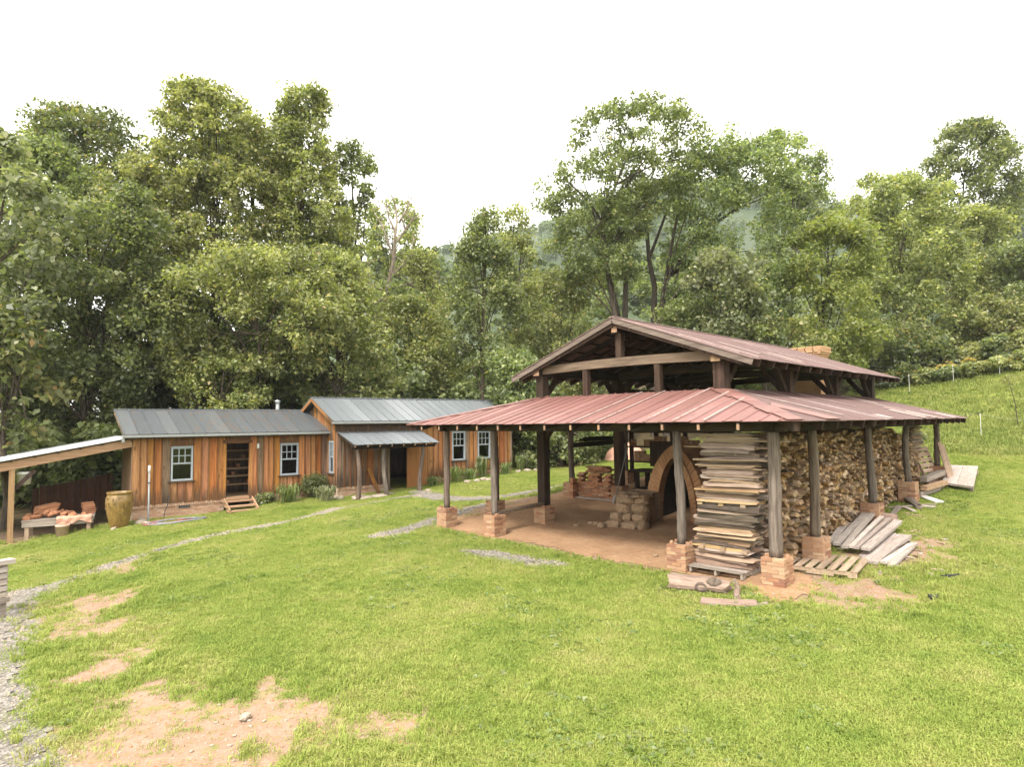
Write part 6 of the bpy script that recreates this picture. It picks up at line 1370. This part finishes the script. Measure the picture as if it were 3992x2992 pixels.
for i, (x, y, w_, h_, mt, lab) in enumerate(((1930, 838, 60, 34, 'leaf_mid', 'shrub at the left end of the pasture edge'), (2000, 832, 60, 40, 'leaf_olive', 'olive shrub below the dark glossy tree'), (2050, 824, 60, 34, 'leaf_mid', 'green shrub at the middle of the pasture edge'), (2105, 816, 60, 40, 'leaf_olive', 'scrubby bush right of the middle of the pasture edge'), (2160, 806, 66, 40, 'leaf_olive', 'weedy bush near the right end of the pasture edge'), (2205, 800, 60, 44, 'leaf_yellow', 'yellowing bush at the right end of the pasture edge'), (1860, 846, 60, 40, 'leaf_olive', 'bush behind the far end of the upper roof'))):
    bush(x, y, w_, h_, mt, lab, .16, 30+i, dens=1.3)
for i, (x, y, w_, h_, mt, lab) in enumerate(((1905, 822, 80, 56, 'leaf_mid', 'tall dark bush under the trees at the left end of the pasture edge'), (1968, 818, 80, 60, 'leaf_dark', 'dark bush in the tree shade left of the dark glossy tree'), (2035, 806, 80, 56, 'leaf_mid', 'leafy bush in the shade just right of the dark glossy tree'), (2100, 796, 84, 60, 'leaf_olive', 'tall olive bush under the thicket tree'), (2160, 786, 80, 64, 'leaf_mid', 'tall green bush below the right thicket tree'), (2212, 776, 80, 66, 'leaf_olive', 'tall bush at the far right where pasture meets wood'))):
    bush(x, y, w_, h_, mt, lab, .17, 60+i, dens=1.9)
def weed(x, y, h, seed, label, fl=True):
    p = G(x*D2S, y*D2S); d = float((p-CAM)@FW); hh = h*d/FPX*D2S; rr = random.Random(seed); t_ = thing('goldenrod', label, 'wildflower', (p[0], p[1], Hz(p[0], p[1])), 0, 'goldenrod along the pasture edge')
    st_ = [([Vector((0, 0, 0)), Vector((rr.gauss(0, .05), rr.gauss(0, .05), hh*.5)), Vector((rr.gauss(0, .15), rr.gauss(0, .15), hh))], .012, .005) for _ in range(4)]
    O('stems', limb_tubes(st_, 4).mesh('stems', 'leaf_strap'), t_); rg = np.random.default_rng(seed)
    c = np.array([list(s_[0][2]) for s_ in st_]); V, F_, ti = leaves(c, np.full(4, hh*.13), np.full(4, 60), .06, .04, 0, .7, None, rg); O('flowers', np_mesh('flowers', V, F_, 'goldenrod', ti), t_)
    c = np.array([list(s_[0][1]) for s_ in st_]); V, F_, ti = leaves(c, np.full(4, hh*.3), np.full(4, 50), .12, .04, .3, 1.0, None, rg); O('leaves', np_mesh('leaves', V, F_, 'leaf_mid', ti), t_)
for i in range(30): x = 1890+i*11+random.uniform(-8, 8); weed(x, 842-(x-1890)*.145+random.uniform(-6, 5), random.uniform(18, 34), i, 'yellow goldenrod among the weeds along the pasture edge')
p = gp(2200, 925); tw = thing('tall_weed', 'tall lone stalk with yellowish feathery top in the pasture at right', 'weed', p)
O('stalk', limb_tubes([([Vector((0, 0, 0)), Vector((-.1, .05, 1.0)), Vector((-.3, .2, 2.0))], .02, .008)], 5).mesh('stalk', 'tree_bark'), tw)
V, F_, ti = leaves(np.array([[-.3, .2, 2.0], [-.2, .1, 1.8], [-.4, .3, 1.9], [-.3, .2, 1.6]]), np.full(4, .22), np.full(4, 60), .1, .03, .2, 1, None, RNG); O('plume', np_mesh('plume', V, F_, 'leaf_yellow', ti), tw)
# electric fence at the pasture
fe = thing('electric_fence', 'thin white electric fence line on short posts across the pasture', 'fence', (0, 0, 0))
def fence(pts, h=1.0):
    P = [gp(x, y) for x, y in pts]
    for q in P: O('fence_post', MB().tube([(0, 0, -.1), (0, 0, h+.05)], .011, 6).box((-.025, -.02, h-.04), (.025, .02, h)).mesh('fence_post', 'white_paint'), fe, q)
    for a, b in zip(P, P[1:]):
        for hh in (h,): 
            m_ = [a.lerp(b, i/6)+Vector((0, 0, hh-.1*math.sin(math.pi*i/6))) for i in range(7)]; O('wire', MB().tube([v-a for v in m_], .0025, 4).mesh('wire', 'white_paint'), fe, a)
fence([(1870, 872), (1965, 850), (2060, 830), (2160, 812), (2300, 788)]); fence([(1960, 935), (2120, 945), (2290, 965)], .9)
# ---------------------------------------------------------------- lawn: scattered tufts and weeds
def tuft(name, n, h, w_, spread, mat, seed, lean=.5):
    rr = random.Random(seed); mb = MB()
    for _ in range(n):
        a = rr.random()*6.28; o_ = Vector((rr.gauss(0, spread), rr.gauss(0, spread), 0)); hh = h*rr.uniform(.5, 1.1); dr = Vector((math.cos(a), math.sin(a), 0)); sd_ = Vector((-dr.y, dr.x, 0))*w_*rr.uniform(.7, 1.2)
        l = lean*rr.uniform(.2, 1); P = [o_, o_+dr*hh*l*.4+Vector((0, 0, hh*.65)), o_+dr*hh*l*1.1+Vector((0, 0, hh*(1-.3*l)))]; k = len(mb.v)
        mb.v += [tuple(v) for v in (P[0]-sd_, P[0]+sd_, P[1]-sd_*.8, P[1]+sd_*.8, P[2])]; mb.f += [(k, k+1, k+3, k+2), (k+2, k+3, k+4)]
    me = mb.mesh(name, mat); me.attributes.new('tint', 'FLOAT', 'FACE').data.foreach_set('value', [rr.random() for _ in me.polygons]); return me
def broad(name, n, r, mat, seed):
    rr = random.Random(seed); mb = MB()
    for _ in range(n):
        a = rr.random()*6.28; L = r*rr.uniform(.6, 1.1); dr = Vector((math.cos(a), math.sin(a), 0)); sd_ = Vector((-dr.y, dr.x, 0))*L*.3; k = len(mb.v)
        mb.v += [tuple(v) for v in (dr*L*.15, dr*L*.55-sd_+Vector((0, 0, L*.45)), dr*L*.55+sd_+Vector((0, 0, L*.45)), dr*L+Vector((0, 0, L*.3)))]; mb.f += [(k, k+1, k+3, k+2)]
    me = mb.mesh(name, mat); me.attributes.new('tint', 'FLOAT', 'FACE').data.foreach_set('value', [rr.random() for _ in me.polygons]); return me
def scatter(name, carrier, protos, dens_attr, dmax, smin, smax, seed, tilt=.25):
    pc = bpy.data.collections.new(name+'_kinds')
    for me in protos: pc.objects.link(bpy.data.objects.new(me.name, me))
    o_ = O(name, carrier); o_['kind'] = 'stuff'
    ng = bpy.data.node_groups.new(name, 'GeometryNodeTree'); ng.interface.new_socket('Geometry', in_out='INPUT', socket_type='NodeSocketGeometry'); ng.interface.new_socket('Geometry', in_out='OUTPUT', socket_type='NodeSocketGeometry')
    N = ng.nodes; Lk = ng.links.new; gi = N.new('NodeGroupInput'); go = N.new('NodeGroupOutput')
    at_ = N.new('GeometryNodeInputNamedAttribute'); at_.data_type = 'FLOAT'; at_.inputs['Name'].default_value = dens_attr
    mu = N.new('ShaderNodeMath'); mu.operation = 'MULTIPLY'; mu.inputs[1].default_value = dmax; Lk(at_.outputs['Attribute'], mu.inputs[0])
    dp = N.new('GeometryNodeDistributePointsOnFaces'); dp.distribute_method = 'RANDOM'; dp.inputs['Seed'].default_value = seed; Lk(gi.outputs[0], dp.inputs['Mesh']); Lk(mu.outputs[0], dp.inputs['Density'])
    ci = N.new('GeometryNodeCollectionInfo'); ci.inputs['Collection'].default_value = pc; ci.inputs['Separate Children'].default_value = True; ci.inputs['Reset Children'].default_value = True
    rv = N.new('FunctionNodeRandomValue'); rv.data_type = 'FLOAT_VECTOR'; rv.inputs[0].default_value = (-tilt, -tilt, 0); rv.inputs[1].default_value = (tilt, tilt, 6.28)
    rs = N.new('FunctionNodeRandomValue'); rs.data_type = 'FLOAT'; rs.inputs[2].default_value = smin; rs.inputs[3].default_value = smax
    ip = N.new('GeometryNodeInstanceOnPoints'); ip.inputs['Pick Instance'].default_value = True
    Lk(dp.outputs['Points'], ip.inputs['Points']); Lk(ci.outputs[0], ip.inputs['Instance']); Lk(rv.outputs[0], ip.inputs['Rotation']); Lk(rs.outputs[1], ip.inputs['Scale']); Lk(ip.outputs[0], go.inputs[0])
    md = o_.modifiers.new('scatter', 'NODES'); md.node_group = ng
    return o_
dist = np.hypot(GX-CAM[0], GY-CAM[1]); ff = ((GX-CAM[0])*FW[0]+(GY-CAM[1])*FW[1])/np.hypot(*FW[:2]); sidev = ((GX-CAM[0])*RT[0]+(GY-CAM[1])*RT[1])
inview = (ff > 1.5) & (np.abs(sidev) < ff*.95+4)
undershed = np.clip(sdist(GX, GY, SHEDF)*2+.5, 0, 1)
cab = np.maximum(sdist(GX, GY, [tuple(Lw(OL, a, b, 0)[:2]) for a, b in ((-4, .3), (7, .0), (7, 5), (-5, 5))]), sdist(GX, GY, [tuple(Lw(OR_, a, b, 0)[:2]) for a, b in ((0, 0), (9, 0), (9, 5), (0, 5))])) > 0
behind = np.maximum(sdist(GX, GY, [tuple(atD(x, 905, d)[:2]) for x, d in ((-300, 26), (1110, 33), (1300, 33), (1330, 36), (1330, 80), (-600, 80))]), -9) > 0
mown_edge = np.array([atD(x, 905, d)[:2] for x, d in ((1900, 22.5), (2080, 22.0), (2300, 23.0))])
meadow = (GX > 16.5+np.clip(GY, -9, 4)*.12) & (GY < 16)
ndp = np.clip(1.12-BM*1.3+fbm(GX*2.3, GY*2.3, 41)*.5*(BM > .05), 0, 1)*np.clip(1.1-QM*1.3+fbm(GX*2.7, GY*2.7, 47)*.5*(QM > .05), 0, 1)*(1-undershed)*(~cab)*(~behind)*(LIT < .5)*inview
lawn = ndp*(.62+.38*np.clip(fbm(GX*.5, GY*.5, 43)+.5, 0, 1))*np.where(dist < 10, 1, np.where(dist < 17, .62, .34))*(dist < 36)*(~meadow)
def carrier(name, arr, attr):
    msk = (arr[:-1, :-1]+arr[1:, :-1]+arr[1:, 1:]+arr[:-1, 1:]) > .02; Fq = F[msk.ravel()]; u, inv = np.unique(Fq, return_inverse=True)
    me = np_mesh(name, np.stack([GX, GY, GZ], -1).reshape(-1, 3)[u], inv.reshape(-1, 4), 'ground'); me.attributes.new(attr, 'FLOAT', 'POINT').data.foreach_set('value', arr.ravel()[u].astype(np.float32)); return me
scatter('grass', carrier('grass', lawn, 'dens'), [tuft('blades', 16, .042, .0036, .035, 'grass_blade', i, 1.2) for i in range(4)], 'dens', 1150, .65, 1.35, 3)
wd_ = ndp*np.clip(fbm(GX*.8, GY*.8, 51)*2.2-.35, 0, 1)*(dist < 22)*(~meadow)
scatter('lawn_weeds', carrier('lawn_weeds', wd_, 'dens'), [broad('weed', 7, .085, 'leaf_strap', i) for i in range(3)], 'dens', 75, .5, 1.4, 4)
edge = np.clip(1-np.abs(BM-.45)*3, 0, 1)*ndp.clip(.35, 1)*inview*(dist < 26)*(undershed < .5)
scatter('edge_grass', carrier('edge_grass', edge*(BM > .02), 'dens'), [tuft('blades', 16, .11, .005, .03, 'grass_blade', 9+i, .9) for i in range(3)], 'dens', 190, .5, 1.3, 6)
md_ = (meadow*inview*(ff > 8)*(ff < 70)*(~behind)*(LIT < .6)*1.0)*np.where(dist < 34, 1, .45)
scatter('meadow_grass', carrier('meadow_grass', md_, 'dens'), [tuft('blades', 13, .19, .010, .07, 'meadow_blade', 20+i, 1.0) for i in range(4)], 'dens', 95, .5, 1.4, 5)
mw = md_*np.clip(fbm(GX*.45, GY*.45, 61)*2.4-.3, 0, 1)
scatter('meadow_weeds', carrier('meadow_weeds', mw, 'dens'), [broad('weed', 12, .2, 'leaf_mid', 40+i) for i in range(3)], 'dens', 12, .5, 1.5, 8)
gq = np.clip(QM*1.3-.3, 0, 1)*inview*(dist < 30)
gr = []
for me in rocksP[:4]: c_ = me.copy(); c_.name = 'chip'; gr.append(c_)
scatter('gravel', carrier('gravel', gq, 'dens'), gr, 'dens', 260, .018, .042, 9, 1.5)
cr_ = []
for i, mt in enumerate(('fieldstone', 'pale_stone', 'clay', 'fieldstone')): c_ = rocks[i].copy(); c_.materials.clear(); c_.materials.append(MAT[mt]); c_.name = 'crumb'; cr_.append(c_)
bq = np.clip(BM*1.5-.5, 0, 1)*inview*(dist < 22)*(QM < .4)
scatter('soil_crumbs', carrier('soil_crumbs', bq, 'dens'), cr_, 'dens', 75, .008, .034, 12, 1.5)
scatter('dry_grass', carrier('dry_grass', np.clip(BM*1.6, 0, 1)*np.clip(fbm(GX*1.5, GY*1.5, 81)+.45, 0, 1)*inview*(dist < 20)*(undershed < .5), 'dens'), [tuft('blades', 7, .045, .0035, .04, 'grass_blade', 30+i, 1.5) for i in range(3)], 'dens', 70, .6, 1.2, 13)
# ---------------------------------------------------------------- haze in the valley air
hz = NT('haze'); hz.n.remove(hz.b); pv = hz.new('ShaderNodeVolumePrincipled'); pv.inputs['Color'].default_value = (.90, .95, 1, 1); pv.inputs['Density'].default_value = .0003; pv.inputs['Anisotropy'].default_value = .2
hz.link(pv.outputs[0], hz.out.inputs['Volume']); MAT['haze'] = hz.m
O('haze', MB().box((-1600, -1600, -40), (1600, 1600, 170)).mesh('haze', 'haze'), kind='stuff')
print('leaf quads', NLEAF, 'objects', len(bpy.data.objects), 'tris', sum(sum(len(p.vertices)-2 for p in me.polygons) if len(me.polygons) < 5000 else 2*len(me.polygons) for me in {o.data for o in bpy.data.objects if o.type == 'MESH'}))
